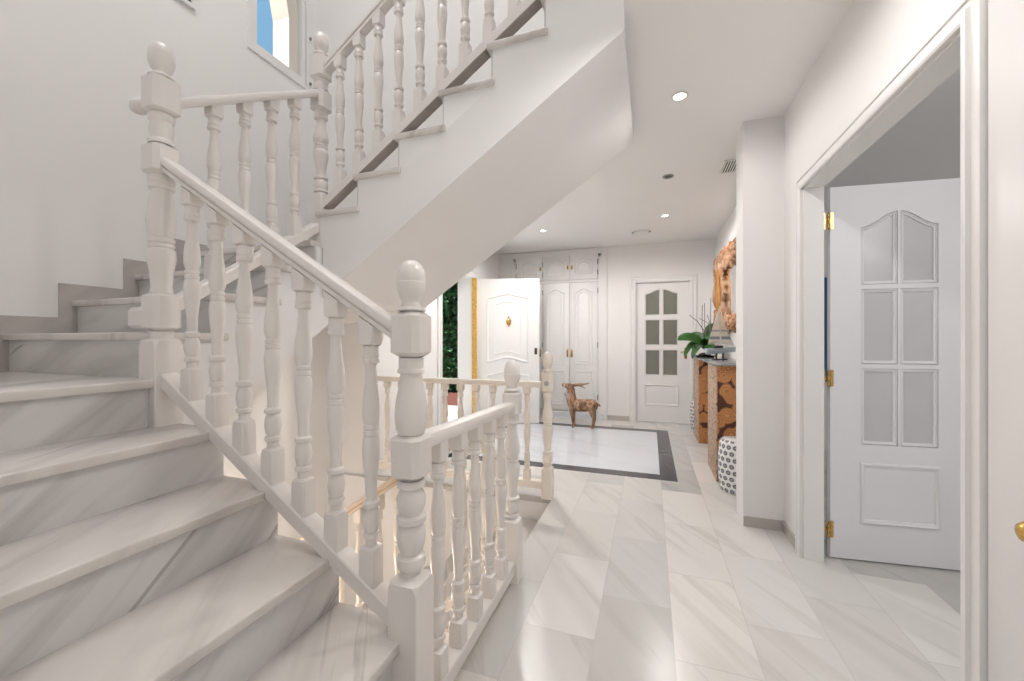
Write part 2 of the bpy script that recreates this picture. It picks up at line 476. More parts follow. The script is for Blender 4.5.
# ------------------------------------------------------------------ door joinery
def bead(bm, pts, w=.022, h=.012, y=0.0, sgn=-1):
    """raised moulding along a closed outline in XZ at depth y, standing out towards sgn*Y"""
    n = len(pts); P = [Vector(p) for p in pts]
    area2 = sum(P[i].x * P[(i + 1) % n].y - P[(i + 1) % n].x * P[i].y for i in range(n))
    s = 1 if area2 > 0 else -1
    nor = []
    for i in range(n):
        e1 = (P[i] - P[i - 1]).normalized(); e2 = (P[(i + 1) % n] - P[i]).normalized()
        n1 = Vector((-e1.y, e1.x)) * s; n2 = Vector((-e2.y, e2.x)) * s
        m = (n1 + n2)
        m = m / max(.5, m.length_squared / 2) if m.length > 1e-6 else n1
        nor.append(m)
    loops = []
    for off, d in ((0, 0), (w * .15, h * .8), (w * .4, h), (w * .6, h * .55), (w * .85, h * .45), (w, 0)):
        loops.append([bm.verts.new((P[i].x + nor[i].x * off, y + sgn * d, P[i].y + nor[i].y * off)) for i in range(n)])
    for a, b in zip(loops, loops[1:]):
        for i in range(n):
            j = (i + 1) % n
            bm.faces.new((a[i], a[j], b[j], b[i]))
def rect(x0, x1, z0, z1): return [(x0, z0), (x1, z0), (x1, z1), (x0, z1)]
def cathedral(x0, x1, z0, z1, h, mode='mid', n=14, bottom=0.0):
    def bump(t):
        if mode == 'mid': return .5 - .5 * math.cos(2 * PI * t)
        if mode == 'right': return .5 - .5 * math.cos(PI * t)
        return .5 + .5 * math.cos(PI * t)
    top = [(x0 + (x1 - x0) * k / n, z1 - h + h * bump(k / n)) for k in range(n + 1)]
    if bottom:
        bot = [(x0 + (x1 - x0) * k / n, z0 + bottom - bottom * (1 - bump(k / n)) ) for k in range(n + 1)]
    else: bot = [(x0, z0), (x1, z0)]
    return bot + list(reversed(top))

def glazed_leaf(name, w, h, px0, px1, zr, arch, mat, gmat, th=.04, lower=(.30, .66), bw=.018, mw=.016):
    """glazed door: local X from hinge edge, Y thickness (front face at y=0 looking to -Y), Z up; zr = pane row limits"""
    root = bpy.data.objects.new(name, None); C.objects.link(root); root['kind'] = 'structure'
    bm = B()
    mid = (px0 + px1) / 2
    box(bm, (0, 0, 0), (px0, th, h)); box(bm, (px1, 0, 0), (w, th, h))
    box(bm, (px0, 0, 0), (px1, th, zr[0][0]))
    box(bm, (mid - mw, 0, zr[0][0]), (mid + mw, th, h))
    for a, b in zip(zr, zr[1:]):
        box(bm, (px0, 0, a[1]), (mid - mw, th, b[0])); box(bm, (mid + mw, 0, a[1]), (px1, th, b[0]))
    ztop = zr[-1][1]
    n = 12
    for (a0, a1, mode) in ((px0, mid - mw, 'right'), (mid + mw, px1, 'left')):
        pts = [p for p in cathedral(a0, a1, 0, ztop, arch, mode, n)[2:]]
        pts = list(reversed(pts))
        for p, q in zip(pts, pts[1:]):
            prism(bm, [p, q, (q[0], h), (p[0], h)], 0, th, 'y')
    obj('leaf_frame', bm, mat, root)
    bm = B()
    for r, (z0, z1) in enumerate(zr):
        for (a0, a1, mode) in ((px0, mid - mw, 'right'), (mid + mw, px1, 'left')):
            o = cathedral(a0, a1, z0, z1, arch, mode, n) if r == len(zr) - 1 else rect(a0, a1, z0, z1)
            for yy, sg in ((.012, -1), (th - .012, 1)):
                bead(bm, o, bw, .012, yy, sg)
    obj('glazing_bead', bm, mat, root)
    bm = B()
    for r, (z0, z1) in enumerate(zr):
        for (a0, a1) in ((px0, mid - mw), (mid + mw, px1)):
            box(bm, (a0, th / 2 - .003, z0), (a1, th / 2 + .003, z1))
    obj('glass_panes', bm, gmat, root)
    bm = B(); bead(bm, rect(px0 - .008, px1 + .008, lower[0], lower[1]), .026, .012, 0, -1)
    obj('panel_moulding', bm, mat, root)
    return root

def hinge(parent, loc, mat=None):
    bm = B()
    for z in (-.035, -.0125, .01): tube(bm, [(0, -.008, z), (0, -.008, z + .02)], .007, 8)
    lathe(bm, [(0, .045), (.006, .04), (.003, .033), (.006, .03)], 0, -.008, 8)
    lathe(bm, [(.006, -.035), (.003, -.04), (.006, -.044), (0, -.05)], 0, -.008, 8)
    box(bm, (-.030, -.004, -.045), (-.014, .003, .045)); box(bm, (.012, -.004, -.045), (.026, .003, .045))
    box(bm, (-.030, -.003, -.012), (.026, .002, .008))
    o = obj('hinge', bm, mat or M['brass'], parent)
    o.location = loc
    return o

# near door: open glazed leaf, opened into the side room
ang = math.atan2(.067, .60)
leaf = glazed_leaf('door_1', .72, 2.035, .147, .492, [(.628, 1.04), (1.065, 1.47), (1.495, 1.885)], .078, M['greydoor'], M['bevelglass'], lower=(.20, .53), mw=.006, bw=.019, th=.032)
leaf.location = (.939, 2.645, .008); leaf.rotation_euler = (0, 0, ang)
for z in (.155, .985, 1.85): hinge(leaf, (-.012, 0, z))
# casing of that opening
def casing(name, x, y0, y1, z1, w=.09, d=.022):
    bm = B()
    prof = [(0, 0), (0, d * .7), (w * .12, d), (w * .34, d), (w * .40, d * .6), (w * .62, d * .6), (w * .68, d * .85), (w * .92, d * .85), (w, d * .4), (w, 0)]
    # mitred frame: inner edge offset o, stands out d towards -X
    def path(o): return [(y0 - o, 0), (y0 - o, z1 + o), (y1 + o, z1 + o), (y1 + o, 0)]
    loops = []
    for o, dd in prof: loops.append([bm.verts.new((x - dd, *p)) for p in path(o)])
    for a, b in zip(loops, loops[1:] + loops[:1]):
        for i in range(3): bm.faces.new((a[i], a[i + 1], b[i + 1], b[i]))
    return struct(name, bm, M['joinery'])
casing('trim_4', XR, od0, od1, odz - .005, w=.074)
struct('trim_5', boxes(((XR - .001, od0, 0), (XR + TW + .001, od0 + .014, odz)), ((XR - .001, od1 - .014, 0), (XR + TW + .001, od1, odz)), ((XR - .001, od0, odz - .014), (XR + TW + .001, od1, odz))), M['joinery'])

# far glazed door
fdoor = glazed_leaf('door_2', fd1 - fd0, 2.035, .123, .575, [(.68, 1.06), (1.12, 1.50), (1.56, 1.947)], .065, M['joinery'], M['frost'], lower=(.24, .55), bw=.014)
fdoor.location = (fd0, YF + .03, .008)
bm = B()
bbox_bevel(bm, (.655, -.012, .93), (.69, 0, 1.09), .003)
tube(bm, [(.672, -.01, 1.03), (.672, -.045, 1.03), (.64, -.05, 1.03), (.60, -.05, 1.025)], [.008, .009, .009, .007])
obj('handle', bm, M['brass'], fdoor)
bm = B()
def casing_y(bm, y, x0, x1, z1, w=.085, d=.022):
    prof = [(0, 0), (0, d * .7), (w * .12, d), (w * .34, d), (w * .40, d * .6), (w * .62, d * .6), (w * .68, d * .85), (w * .92, d * .85), (w, d * .4), (w, 0)]
    loops = []
    for o, dd in prof: loops.append([bm.verts.new((p[0], y - dd, p[1])) for p in [(x0 - o, 0), (x0 - o, z1 + o), (x1 + o, z1 + o), (x1 + o, 0)]])
    for a, b in zip(loops, loops[1:] + loops[:1]):
        for i in range(3): bm.faces.new((a[i], a[i + 1], b[i + 1], b[i]))
casing_y(bm, YF, fd0 - .006, fd1 + .006, fdz + .006)
box(bm, (fd0 - .02, YF - .001, 0), (fd0 - .001, YF + .12, fdz + .018)); box(bm, (fd1 + .001, YF - .001, 0), (fd1 + .02, YF + .12, fdz + .018)); box(bm, (fd0 - .02, YF - .001, fdz), (fd1 + .02, YF + .12, fdz + .018))
struct('trim_6', bm, M['joinery'])
struct('wall_behind_door', boxes(((fd0 - .4, YF + .9, 0), (fd1 + .4, YF + .95, CZ))), M['wall'])

# flush door at the right edge of the picture, in the same wall
d3 = bpy.data.objects.new('door_3', None); C.objects.link(d3); d3['kind'] = 'structure'; d3.location = (XR + .001, .515, 0)
bm = B(); bbox_bevel(bm, (-.012, 0, .008), (.03, .80, 2.09), .003)
obj('door_leaf', bm, M['joinery'], d3)
bm = B()
tt = B(); lathe(tt, [(.022, 0), (.022, .006), (.010, .010), (.008, .022), (.014, .028), (.022, .038), (.023, .046), (.018, .056), (.008, .061), (0, .062)], 0, 0, 20)
merge(bm, tt, Matrix.Translation((-.012, .617, .80)) @ Matrix.Rotation(-PI / 2, 4, 'Y'))
obj('door_knob', bm, M['brass'], d3)

# front door: opening casing, jamb lining and the open leaf
bm = B()
for (o0, o1, dd) in ((0, .03, .02), (.03, .07, .012), (.07, .10, .024)):
    box(bm, (XH, dy0 - o1, 0), (XH + dd, dy0 - o0, dz1 + o1)); box(bm, (XH, dy0 - o0, dz1 + o0), (XH + dd, dy1 + .02, dz1 + o1))
struct('trim_7', bm, M['joinery'])
struct('trim_8', boxes(((XH - .30, dy1 - .001, 0), (XH - .02, dy1 + .0, dz1))), M['joinery'])
la = math.atan2(.22, .889)
d4 = bpy.data.objects.new('door_4', None); C.objects.link(d4); d4['kind'] = 'structure'
d4.location = (-2.385, 5.30, .01); d4.rotation_euler = (0, 0, la)
LW, LH = .915, 2.085
bm = B(); bbox_bevel(bm, (0, 0, 0), (LW, .045, LH), .004); obj('door_leaf', bm, M['joinery'], d4)
bm = B()
up = cathedral(.15, LW - .15, .86, 1.83, .10, 'mid', 20)
bead(bm, [(.15, .87 + .0)] + [(.15 + (LW - .30) * k / 20, .87 + .06 * (.5 - .5 * math.cos(2 * PI * k / 20))) for k in range(1, 20)] + [(LW - .15, .87)] + [(LW - .15 - (LW - .30) * k / 20, 1.82 + .05 * (.5 - .5 * math.cos(2 * PI * k / 20))) for k in range(21)], .035, .016)
bead(bm, [(.15, .16), (LW - .15, .16)] + [(LW - .15 - (LW - .30) * k / 20, .70 + .05 * (.5 - .5 * math.cos(2 * PI * k / 20))) for k in range(21)], .035, .016)
i0 = .26
bead(bm, [(i0, .98)] + [(i0 + (LW - 2 * i0) * k / 20, .98 + .045 * (.5 - .5 * math.cos(2 * PI * k / 20))) for k in range(1, 20)] + [(LW - i0, .98)] + [(LW - i0 - (LW - 2 * i0) * k / 20, 1.72 + .04 * (.5 - .5 * math.cos(2 * PI * k / 20))) for k in range(21)], .02, .012)
obj('panel_moulding', bm, M['joinery'], d4)
# knocker: backplate, urn body and drop ring
bm = B()
tt = B(); lathe(tt, [(0, -.075), (.012, -.068), (.008, -.055), (.022, -.04), (.034, -.015), (.036, .01), (.028, .03), (.014, .038), (.020, .045), (.012, .055), (.006, .065), (.010, .073), (0, .082)], 0, 0, 16)
merge(bm, tt, Matrix.Translation((.475, -.012, 1.46)) @ Matrix.Diagonal((1, .35, 1, 1)))
tube(bm, [(.475 + .028 * math.cos(t), -.03, 1.44 + .028 * math.sin(t)) for t in [PI + PI * k / 10 for k in range(11)]], .005, 8)
obj('door_knocker', bm, M['brass'], d4)
bm = B(); bbox_bevel(bm, (.845, -.012, .99), (.885, 0, 1.085), .006)
tt = B(); lathe(tt, [(.012, 0), (.012, .008), (0, .01)], 0, 0, 12); merge(bm, tt, Matrix.Translation((.865, -.012, 1.05)) @ Matrix.Rotation(PI / 2, 4, 'X'))
obj('lock_plate', bm, M['iron'], d4)
# brass-coloured edge strip of the door frame
struct('trim_9', boxes(((XH - .055, dy1 - .036, 0), (XH + .012, dy1 + .0, dz1 + .02))), plain('brass_edge_strip', (.72, .42, .10), .35, .25, 30.0, metallic=.3))

# ------------------------------------------------------------------ built-in wardrobe
wd = thing('built_in_wardrobe', 'white built-in wardrobe with arched panel doors on the far wall, behind the goat figure', 'wardrobe', ((wx0 + wx1) / 2, YF, 0))
def wrel(bm): return rel(bm, wd)
bm = B()
cols = [(-2.055, -1.622), (-1.612, -1.182), (-1.176, -.748)]
box(bm, (wx0 + .002, YF + .03, .08), (wx1 - .002, YF + .5, wtop - .002))
obj('carcass', wrel(bm), M['joinery'], wd)
bm = B()
for x0, x1, dd in ((wx0 + .001, wx0 + .06, .02), (wx0 + .06, -2.06, .01), (-.745, -.70, .01), (-.70, wx1 + .03, .02)):
    box(bm, (x0, YF - dd, .1), (x1, YF + .03, wtop - .06))
box(bm, (wx0 + .001, YF - .02, wtop - .06), (wx1 + .03, YF + .03, wtop + .02)); box(bm, (wx0 + .06, YF - .01, wtop - .10), (-.70, YF + .03, wtop - .06))
box(bm, (wx0 + .001, YF - .016, .0), (wx1 + .03, YF + .03, .10))
box(bm, (-2.06, YF - .012, 2.105), (-.745, YF + .03, 2.14)); box(bm, (-1.62, YF - .008, .1), (-1.614, YF + .03, 2.5))
obj('face_frame', wrel(bm), M['joinery'], wd)
bm = B(); box(bm, (wx0 + .02, YF - .04, .0), (wx1 - .02, YF - .016, .075)); obj('plinth', wrel(bm), M['entry'], wd)
def wdoor(x0, x1, z0, z1, hside, lower, modes='mid'):
    bm = B(); bbox_bevel(bm, (x0, YF - .022, z0), (x1, YF, z1), .004)
    d = obj('door', wrel(bm), M['joinery'], wd)
    bm = B(); m = .075; y = YF - .022
    def pan(a, b, h):
        bead(bm, cathedral(x0 + m, x1 - m, a, b, h, 'mid') if h else rect(x0 + m, x1 - m, a, b), .022, .010, y)
        bead(bm, cathedral(x0 + m + .05, x1 - m - .05, a + .05, b - .05, h * .7, 'mid') if h else rect(x0 + m + .05, x1 - m - .05, a + .05, b - .05), .014, .006, y)
    if lower: pan(z0 + .72, z1 - .09, .06); pan(z0 + .09, z0 + .62, 0)
    else: pan(z0 + .07, z1 - .05, .055)
    obj('panel_moulding', wrel(bm), M['joinery'], d)
    kx = x1 - .03 if hside == 'l' else x0 + .03
    hx = x0 if hside == 'l' else x1
    bm = B()
    if lower:
        kz = 1.0
        bbox_bevel(bm, (kx - .014, YF - .028, kz - .06), (kx + .014, YF - .022, kz + .06), .003)
        lathe(bm, [(0, kz - .04), (.007, kz - .035), (.009, kz), (.007, kz + .035), (0, kz + .04)], kx, YF - .036, 8)
    else:
        kz = (z0 + z1) / 2 + .0
        bbox_bevel(bm, (kx - .012, YF - .028, kz - .03), (kx + .012, YF - .022, kz + .03), .003)
        lathe(bm, [(0, kz - .016), (.010, kz - .01), (.013, kz), (.010, kz + .01), (0, kz + .016)], kx, YF - .038, 10)
    obj('door_pull', wrel(bm), M['brass'], d)
    for z in ((z0 + .10, z1 - .12) if not lower else (z0 + .22, z0 + 1.02, z1 - .14)):
        bm = B(); tube(bm, [(hx, YF - .026, z - .03), (hx, YF - .026, z + .03)], .007, 8)
        for s in (-1, 1): lathe(bm, [(.007, z + s * .03), (.009, z + s * .034), (0, z + s * .045)], hx, YF - .026, 8)
        obj('hinge', wrel(bm), M['steel'], d)
for (x0, x1), hs in zip(cols, ('l', 'l', 'r')):
    wdoor(x0, x1, 2.145, 2.525, hs, False)
    wdoor(x0, x1, .11, 2.10, hs, True)

# ------------------------------------------------------------------ staircase (first flight, turn, second flight)
st = thing('staircase', 'white marble staircase rising left from the hall and turning up over the passage', 'staircase', (-1.3, 1.0, 0))
def srel(bm): return rel(bm, st)
def rx(n): return -.96 - GO * (n - 3)                # riser planes of the first flight
ry = {7: 1.00, 8: 1.235, 9: 1.50, 10: 1.75}
def ux(n): return -1.5116 + GO * (n - 12)
SY0, SY1 = -.08, 1.04
XS = -1.765                                           # open side of the short flight
UY = 1.787                                            # open side of the upper flight
TT, NO = .032, .03
# plaster bodies
bm = B()
poly = [(rx(1), 0)]
for n in range(1, 6):
    poly += [(rx(n), RISE * n - TT), (rx(n + 1), RISE * n - TT)]
poly += [(rx(6), RISE * 6 - TT), (XL, RISE * 6 - TT), (XL, .80), (rx(6) - .1, .80), (rx(2), 0)]
prism(bm, poly, SY0, SY1 - .01, 'y')
poly = [(SY1 - .012, .735), (SY1 - .012, RISE * 6 - TT), (ry[7], RISE * 6 - TT)]
poly = [(ry[7], .707), (ry[7], RISE * 7 - TT), (ry[8], RISE * 7 - TT), (ry[8], RISE * 8 - TT), (ry[9], RISE * 8 - TT), (ry[9], RISE * 9 - TT), (ry[10], RISE * 9 - TT), (ry[10], RISE * 10 - TT), (YB, RISE * 10 - TT), (YB, 1.449), (2.06, 1.449)]
prism(bm, poly, XL, XS, 'x')
poly = [(XS, 1.449), (XS, RISE * 10 - TT), (ux(11), RISE * 10 - TT)]
for n in range(11, 16):
    poly += [(ux(n), RISE * n - TT), (ux(n + 1), RISE * n - TT)]
poly += [(ux(16), 2.83), (-.105, 2.83), (-.105, 2.544)]
poly[0] = (-1.757, 1.449)
poly[1] = (-1.757, RISE * 10 - TT)
prism(bm, poly, UY, YB, 'y')
obj('stair_body', srel(bm), M['plaster'], st)
def tread(a, b, bev=.006):
    bm = B(); bbox_bevel(bm, a, b, bev, 3); return obj('tread', srel(bm), M['tread'], st)
def riser(a, b):
    bm = B(); box(bm, a, b); return obj('riser', srel(bm), M['riser'], st)
for n in range(1, 6):
    z = RISE * n
    tread((rx(n + 1) - .01, SY0, z - TT), (rx(n) + NO, SY1, z))
    riser((rx(n) - .004, SY0, z - RISE), (rx(n) + .008, SY1 - .004, z - TT))
z = RISE * 6
tread((XL, SY0, z - TT), (rx(6) + NO, ry[7] + .01, z)); riser((rx(6) - .004, SY0, z - RISE), (rx(6) + .008, SY1 - .10, z - TT))
for n in (7, 8, 9):
    z = RISE * n
    tread((XL, ry[n] - NO, z - TT), (XS + .022, ry[n + 1] + .01, z)); riser((XL, ry[n] - .008, z - RISE), (XS - .002, ry[n] + .004, z - TT))
z = RISE * 10
tread((XL, ry[10] - NO, z - TT), (ux(11) - .0, YB, z)); riser((XL, ry[10] - .008, z - RISE), (XS - .002, ry[10] + .004, z - TT))
for n in range(11, 17):
    z = RISE * n
    tread((ux(n) - NO, UY - .012, z - TT), (ux(n + 1) + .01 if n < 16 else -.105, YB, z))
    riser((ux(n) - .008, UY + .002, z - RISE), (ux(n) + .004, YB, z - TT))
# stepped marble skirting on the left wall
bm = B()
sk = [(ry[7] - .085, RISE * 6), (ry[7] - .085, RISE * 7 + .085), (ry[8] - .075, RISE * 7 + .085), (ry[8] - .075, RISE * 8 + .085), (ry[9] - .075, RISE * 8 + .085), (ry[9] - .075, RISE * 9 + .085), (ry[10] - .075, RISE * 9 + .085), (ry[10] - .075, RISE * 10 + .085), (YB, RISE * 10 + .085), (YB, RISE * 10),
      (ry[10], RISE * 10), (ry[10], RISE * 9), (ry[9], RISE * 9), (ry[9], RISE * 8), (ry[8], RISE * 8), (ry[8], RISE * 7), (ry[7], RISE * 7), (ry[7], RISE * 6)]
prism(bm, sk, XL, XL + .012, 'x')
box(bm, (XL, SY0, RISE * 6), (XL + .012, ry[7] - .085, RISE * 6 + .085))
obj('skirting', srel(bm), M['skirt'], st)

# stairs going down under the upper flight
ds = thing('lower_staircase', 'marble stairs going down beneath the upper flight, entered between two newel posts', 'staircase', (-.70, 2.4, 0))
bm = B()
DY0, DY1 = 1.93, 2.95
poly = []
dx = lambda k: -.70 - GO * (k - 1)
poly = [(-.705, -.22), (-.705, -.176 - TT)]
for k in range(1, 7): poly += [(dx(k + 1), -RISE * k - TT), (dx(k + 1), -RISE * (k + 1) - TT)]
poly += [(XL, -RISE * 7 - TT), (XL, -RISE * 7 - .2), (dx(6), -RISE * 7 - .2)]
prism(bm, poly, DY0, DY1, 'y')
obj('stair_body', rel(bm, ds), M['plaster'], ds)
bm = B(); box(bm, (-.704, DY0, -RISE), (-.698, DY1, -TT)); obj('riser', rel(bm, ds), M['riser'], ds)
for k in range(1, 8):
    z = -RISE * k
    bm = B(); bbox_bevel(bm, (dx(k + 1) - NO if k < 7 else XL, DY0 - .01, z - TT), (dx(k), DY1, z), .010, 3); obj('tread', rel(bm, ds), M['tread'], ds)
    if k < 7:
        bm = B(); box(bm, (dx(k + 1) - .006, DY0, z - RISE), (dx(k + 1), DY1, z - TT)); obj('riser', rel(bm, ds), M['riser'], ds)

# ------------------------------------------------------------------ balustrades
BAL = [(.021, 0), (.020, .02), (.0255, .024), (.027, .031), (.0255, .038), (.021, .041), (.0235, .05), (.0277, .075), (.0250, .10), (.0205, .112),
       (.026, .116), (.0275, .123), (.026, .130), (.0195, .136), (.019, .15), (.0205, .19), (.0265, .26), (.0285, .295), (.0265, .32), (.0215, .33),
       (.0245, .333), (.0245, .344), (.0215, .347), (.0215, .349), (.0245, .352), (.0245, .362), (.0215, .365), (.0275, .385), (.0285, .402), (.0262, .44), (.0205, .49), (.018, .53),
       (.018, .545), (.0255, .549), (.027, .556), (.0255, .562), (.0235, .564), (.0255, .568), (.0255, .574), (.0235, .577), (.0235, .60)]
BAL = [(r * .93 if r > .0212 else r * .86, z) for r, z in BAL]
def chamfer_block(bm, s, z0, z1, c=.012, cx=0, cy=0, top=True, bot=True, slope0=0, slope1=0, axis=0, cut=.008):
    """square block with chamfered (octagonal) shoulders; slopes shear its ends along the axis"""
    h = s / 2
    levels = []
    if bot: levels += [(h - c, z0, .5), (h, z0 + c * .8, .30), (h, z0 + 2 * c, 0)]
    else: levels += [(h, z0, 0)]
    if top: levels += [(h, z1 - 2 * c, 0), (h, z1 - c * .8, .30), (h - c, z1, .5)]
    else: levels += [(h, z1, 0)]
    rings = []
    for i, (w, z, kk) in enumerate(levels):
        sl = slope0 if i == 0 else (slope1 if i == len(levels) - 1 else 0)
        k = max(cut, kk * w)
        ring = [(w - k, -w), (w, -w + k), (w, w - k), (w - k, w), (-w + k, w), (-w, w - k), (-w, -w + k), (-w + k, -w)]
        rings.append([bm.verts.new((cx + p[0], cy + p[1], z + sl * p[axis])) for p in ring])
    for a, b in zip(rings, rings[1:]):
        for k in range(8): bm.faces.new((a[k], a[(k + 1) % 8], b[(k + 1) % 8], b[k]))
    bm.faces.new(list(reversed(rings[0]))); bm.faces.new(rings[-1])

def baluster(parent, x, y, zb, zt, slope=0, axis=0, foot=.10, mat=None, s=.052, slope_t=None):
    """zb: top of the bottom rail, zt: underside of the handrail at this point"""
    bm = B()
    if slope_t is None: slope_t = slope
    turned = min(.60, (zt - zb) - foot - .055)
    z0 = zb + foot; z1 = z0 + turned
    chamfer_block(bm, s, zb, z0, .012, 0, 0, True, False, slope, 0, axis, .003)
    k = turned / .60
    lathe(bm, [(r, z0 - .004 + z * k) for r, z in BAL], 0, 0, 16, False)
    chamfer_block(bm, s, z1 - .006, zt, .010, 0, 0, False, True, 0, slope_t, axis, .003)
    bmesh.ops.translate(bm, verts=bm.verts, vec=(x, y, 0))
    return obj('baluster', rel(bm, parent), mat or M['lacquer'], parent)

HAND = [(-.020, .003), (-.025, .006), (-.025, .020), (-.019, .024), (-.019, .028), (-.029, .032), (-.030, .048), (-.027, .056), (-.018, .061), (.018, .061), (.027, .056), (.030, .048), (.029, .032), (.019, .028), (.019, .024), (.025, .020), (.025, .006), (.020, .003)]
SHORT = [(-.028, 0), (-.031, .008), (-.031, .030), (-.026, .040), (-.010, .045), (.010, .045), (.026, .040), (.031, .030), (.031, .008), (.028, 0)]
FOOT = [(-.03, 0), (-.03, .050), (-.026, .055), (.026, .055), (.03, .050), (.03, 0)]
def rail(name, parent, p0, p1, prof, mat=None):
    bm = B()
    a, b = Vector(p0), Vector(p1)
    d = (b - a); d.z = 0; d.normalize()
    s = Vector((d.y, -d.x, 0))
    A = [bm.verts.new(a + s * w + Vector((0, 0, h))) for w, h in prof]
    Z = [bm.verts.new(b + s * w + Vector((0, 0, h))) for w, h in prof]
    n = len(prof)
    for i in range(n): bm.faces.new((A[i], A[(i + 1) % n], Z[(i + 1) % n], Z[i]))
    bm.faces.new(list(reversed(A))); bm.faces.new(Z)
    return obj(name, rel(bm, parent), mat or M['lacquer'], parent)

def finial(bm, z, h=.15, k=1.0, cx=0, cy=0):
    P = [(.036, 0), (.038, .03), (.036, .06), (.026, .08), (.0225, .15), (.0225, .19), (.030, .27), (.036, .40), (.0378, .54), (.0372, .56), (.0365, .565), (.0365, .66), (.0335, .78), (.026, .90), (.014, .975), (0, 1.0)]
    lathe(bm, [(r * k * 1.12, z + t * h) for r, t in P], cx, cy, 24)

def newel(parent, x, y, parts, mat=None, s=.096, label=None):
    """parts: ('b', z0, z1) block / ('l', z0, z1, [(r, t)...]) turned / ('f', z0, height)"""
    bm = B()
    for p in parts:
        if p[0] == 'b': chamfer_block(bm, p[3] if len(p) > 3 else s, p[1], p[2], .021, 0, 0, True, p[1] > p[4] if len(p) > 4 else True, cut=.016)
        elif p[0] == 'p': chamfer_block(bm, s, p[1], p[2], .018, 0, 0, True, False, cut=.003)
        elif p[0] == 'l': lathe(bm, [(r, p[1] + (p[2] - p[1]) * t) for r, t in p[3]], 0, 0, 24)
        elif p[0] == 'f': finial(bm, p[1], p[2], p[3] if len(p) > 3 else 1.0)
    bmesh.ops.translate(bm, verts=bm.verts, vec=(x, y, 0))
    return obj('newel_post', rel(bm, parent), mat or M['lacquer'], parent)

TWOBULB = [(.032, 0), (.026, .09), (.040, .14), (.041, .19), (.040, .235), (.029, .26), (.038, .34), (.0425, .44), (.038, .52), (.031, .55), (.042, .58), (.042, .635), (.031, .655), (.039, .72), (.0425, .82), (.032, .905), (.031, .92), (.041, .935), (.041, .975), (.037, 1.0)]
VASE = [(.037, 0), (.0440, .07), (.0480, .22), (.0445, .40), (.036, .62), (.0315, .76), (.031, .79), (.039, .80), (.0395, .83), (.038, .85), (.036, .86), (.036, 1.0)]
RINGS = [(.040, 0), (.041, .10), (.038, .14), (.034, .18), (.036, .35), (.0385, .5), (.036, .65), (.033, .75), (.039, .80), (.041, .87), (.041, .93), (.038, 1.0)]
LONG = [(.036, 0), (.032, .05), (.036, .18), (.0455, .30), (.0435, .37), (.036, .385), (.041, .395), (.041, .415), (.036, .425), (.041, .435), (.041, .46), (.036, .47), (.042, .52), (.0465, .62), (.039, .76), (.033, .86), (.033, .88), (.040, .89), (.040, .92), (.037, .925), (.037, .935), (.041, .945), (.041, .975), (.037, 1.0)]
NB = [(r * 1.55, z / .60) for r, z in BAL]

AX, AY = -.657, 1.0
CX, CY = -1.765, 1.0
DX, DY = -1.818, 1.835
BX, BY = -.655, 1.893
EX, EY = -.737, 2.96
bs = thing('stair_balustrade', 'white turned balustrade climbing the stairs in three runs past the tall newel posts', 'balustrade', (AX, AY, 0))
newel(bs, AX, AY, [('p', 0, .525), ('l', .508, .797, TWOBULB), ('b', .797, .933), ('l', .930, 1.150, VASE), ('b', 1.149, 1.287), ('f', 1.285, .15)])
newel(bs, CX, CY, [('p', .88, 1.215), ('l', 1.20, 1.235, [(.040, 0), (.036, .3), (.036, .6), (.040, 1)]), ('b', 1.232, 1.385), ('l', 1.38, 1.826, LONG), ('b', 1.822, 1.948), ('l', 1.945, 2.06, RINGS), ('b', 2.057, 2.205), ('f', 2.198, .141)])
newel(bs, DX, DY, [('p', 1.76, 2.06), ('l', 2.045, 2.535, NB), ('b', 2.53, 2.66), ('l', 2.655, 2.72, RINGS), ('b', 2.715, 2.865), ('f', 2.861, .140)])
h = .044
rail('handrail', bs, (AX - h, AY, 1.195), (CX + h, CY, 1.195 + .620 * (AX - CX - 2 * h)), HAND)
rail('bottom_rail', bs, (AX - h, AY, .362), (CX + h, CY, .362 + .650 * (AX - CX - 2 * h)), FOOT)
def lz(x): return .362 + .650 * (AX - h - x)
def lt(x): return 1.195 + .620 * (AX - h - x)
for k in range(7):
    x = -.798 - .1325 * k
    baluster(bs, x, AY, lz(x) + .054, lt(x) + .002, -.65, 0, .108, slope_t=-.62)
# short run over the turn
z0h, z1h = 2.110, 2.620
rail('handrail', bs, (CX, CY + h, z0h), (DX, DY - h, z0h + .653 * (DY - CY - 2 * h)), SHORT)
rail('bottom_rail', bs, (CX, CY + h, 1.315), (DX, DY - h, 1.315 + .68 * (DY - CY - 2 * h)), FOOT)
for k in range(4):
    y = 1.203 + .146 * k
    x = CX + (DX - CX) * (y - CY) / (DY - CY)
    baluster(bs, x, y, 1.315 + .68 * (y - CY - h) + .054, z0h + .653 * (y - CY - h) + .002, .68, 1, .10, slope_t=.653)
# upper run
def uz(x): return RISE * 11 + .665 * (x - (ux(11) - NO))
xe = -.30
rail('handrail', bs, (DX + h, DY, uz(DX + h) + .79), (xe, DY, uz(xe) + .79), HAND)
rail('bottom_rail', bs, (DX + h, DY, uz(DX + h) + .004), (xe, DY, uz(xe) + .004), FOOT)
us = rail('rail_underside', bs, (DX + h, DY, uz(DX + h) - .001), (xe, DY, uz(xe) - .001), [(-.030, 0), (-.030, .005), (.030, .005), (.030, 0)], plain('grey_brown_strip', (.44, .39, .36), .7, .15, 12.0))  # grey-brown strip along the underside of the upper bottom rail
us['label'] = 'grey-brown underside strip'
for k in range(11):
    x = -1.679 + .132 * k
    baluster(bs, x, DY, uz(x) + .058, uz(x) + .792, .665, 0, .105)
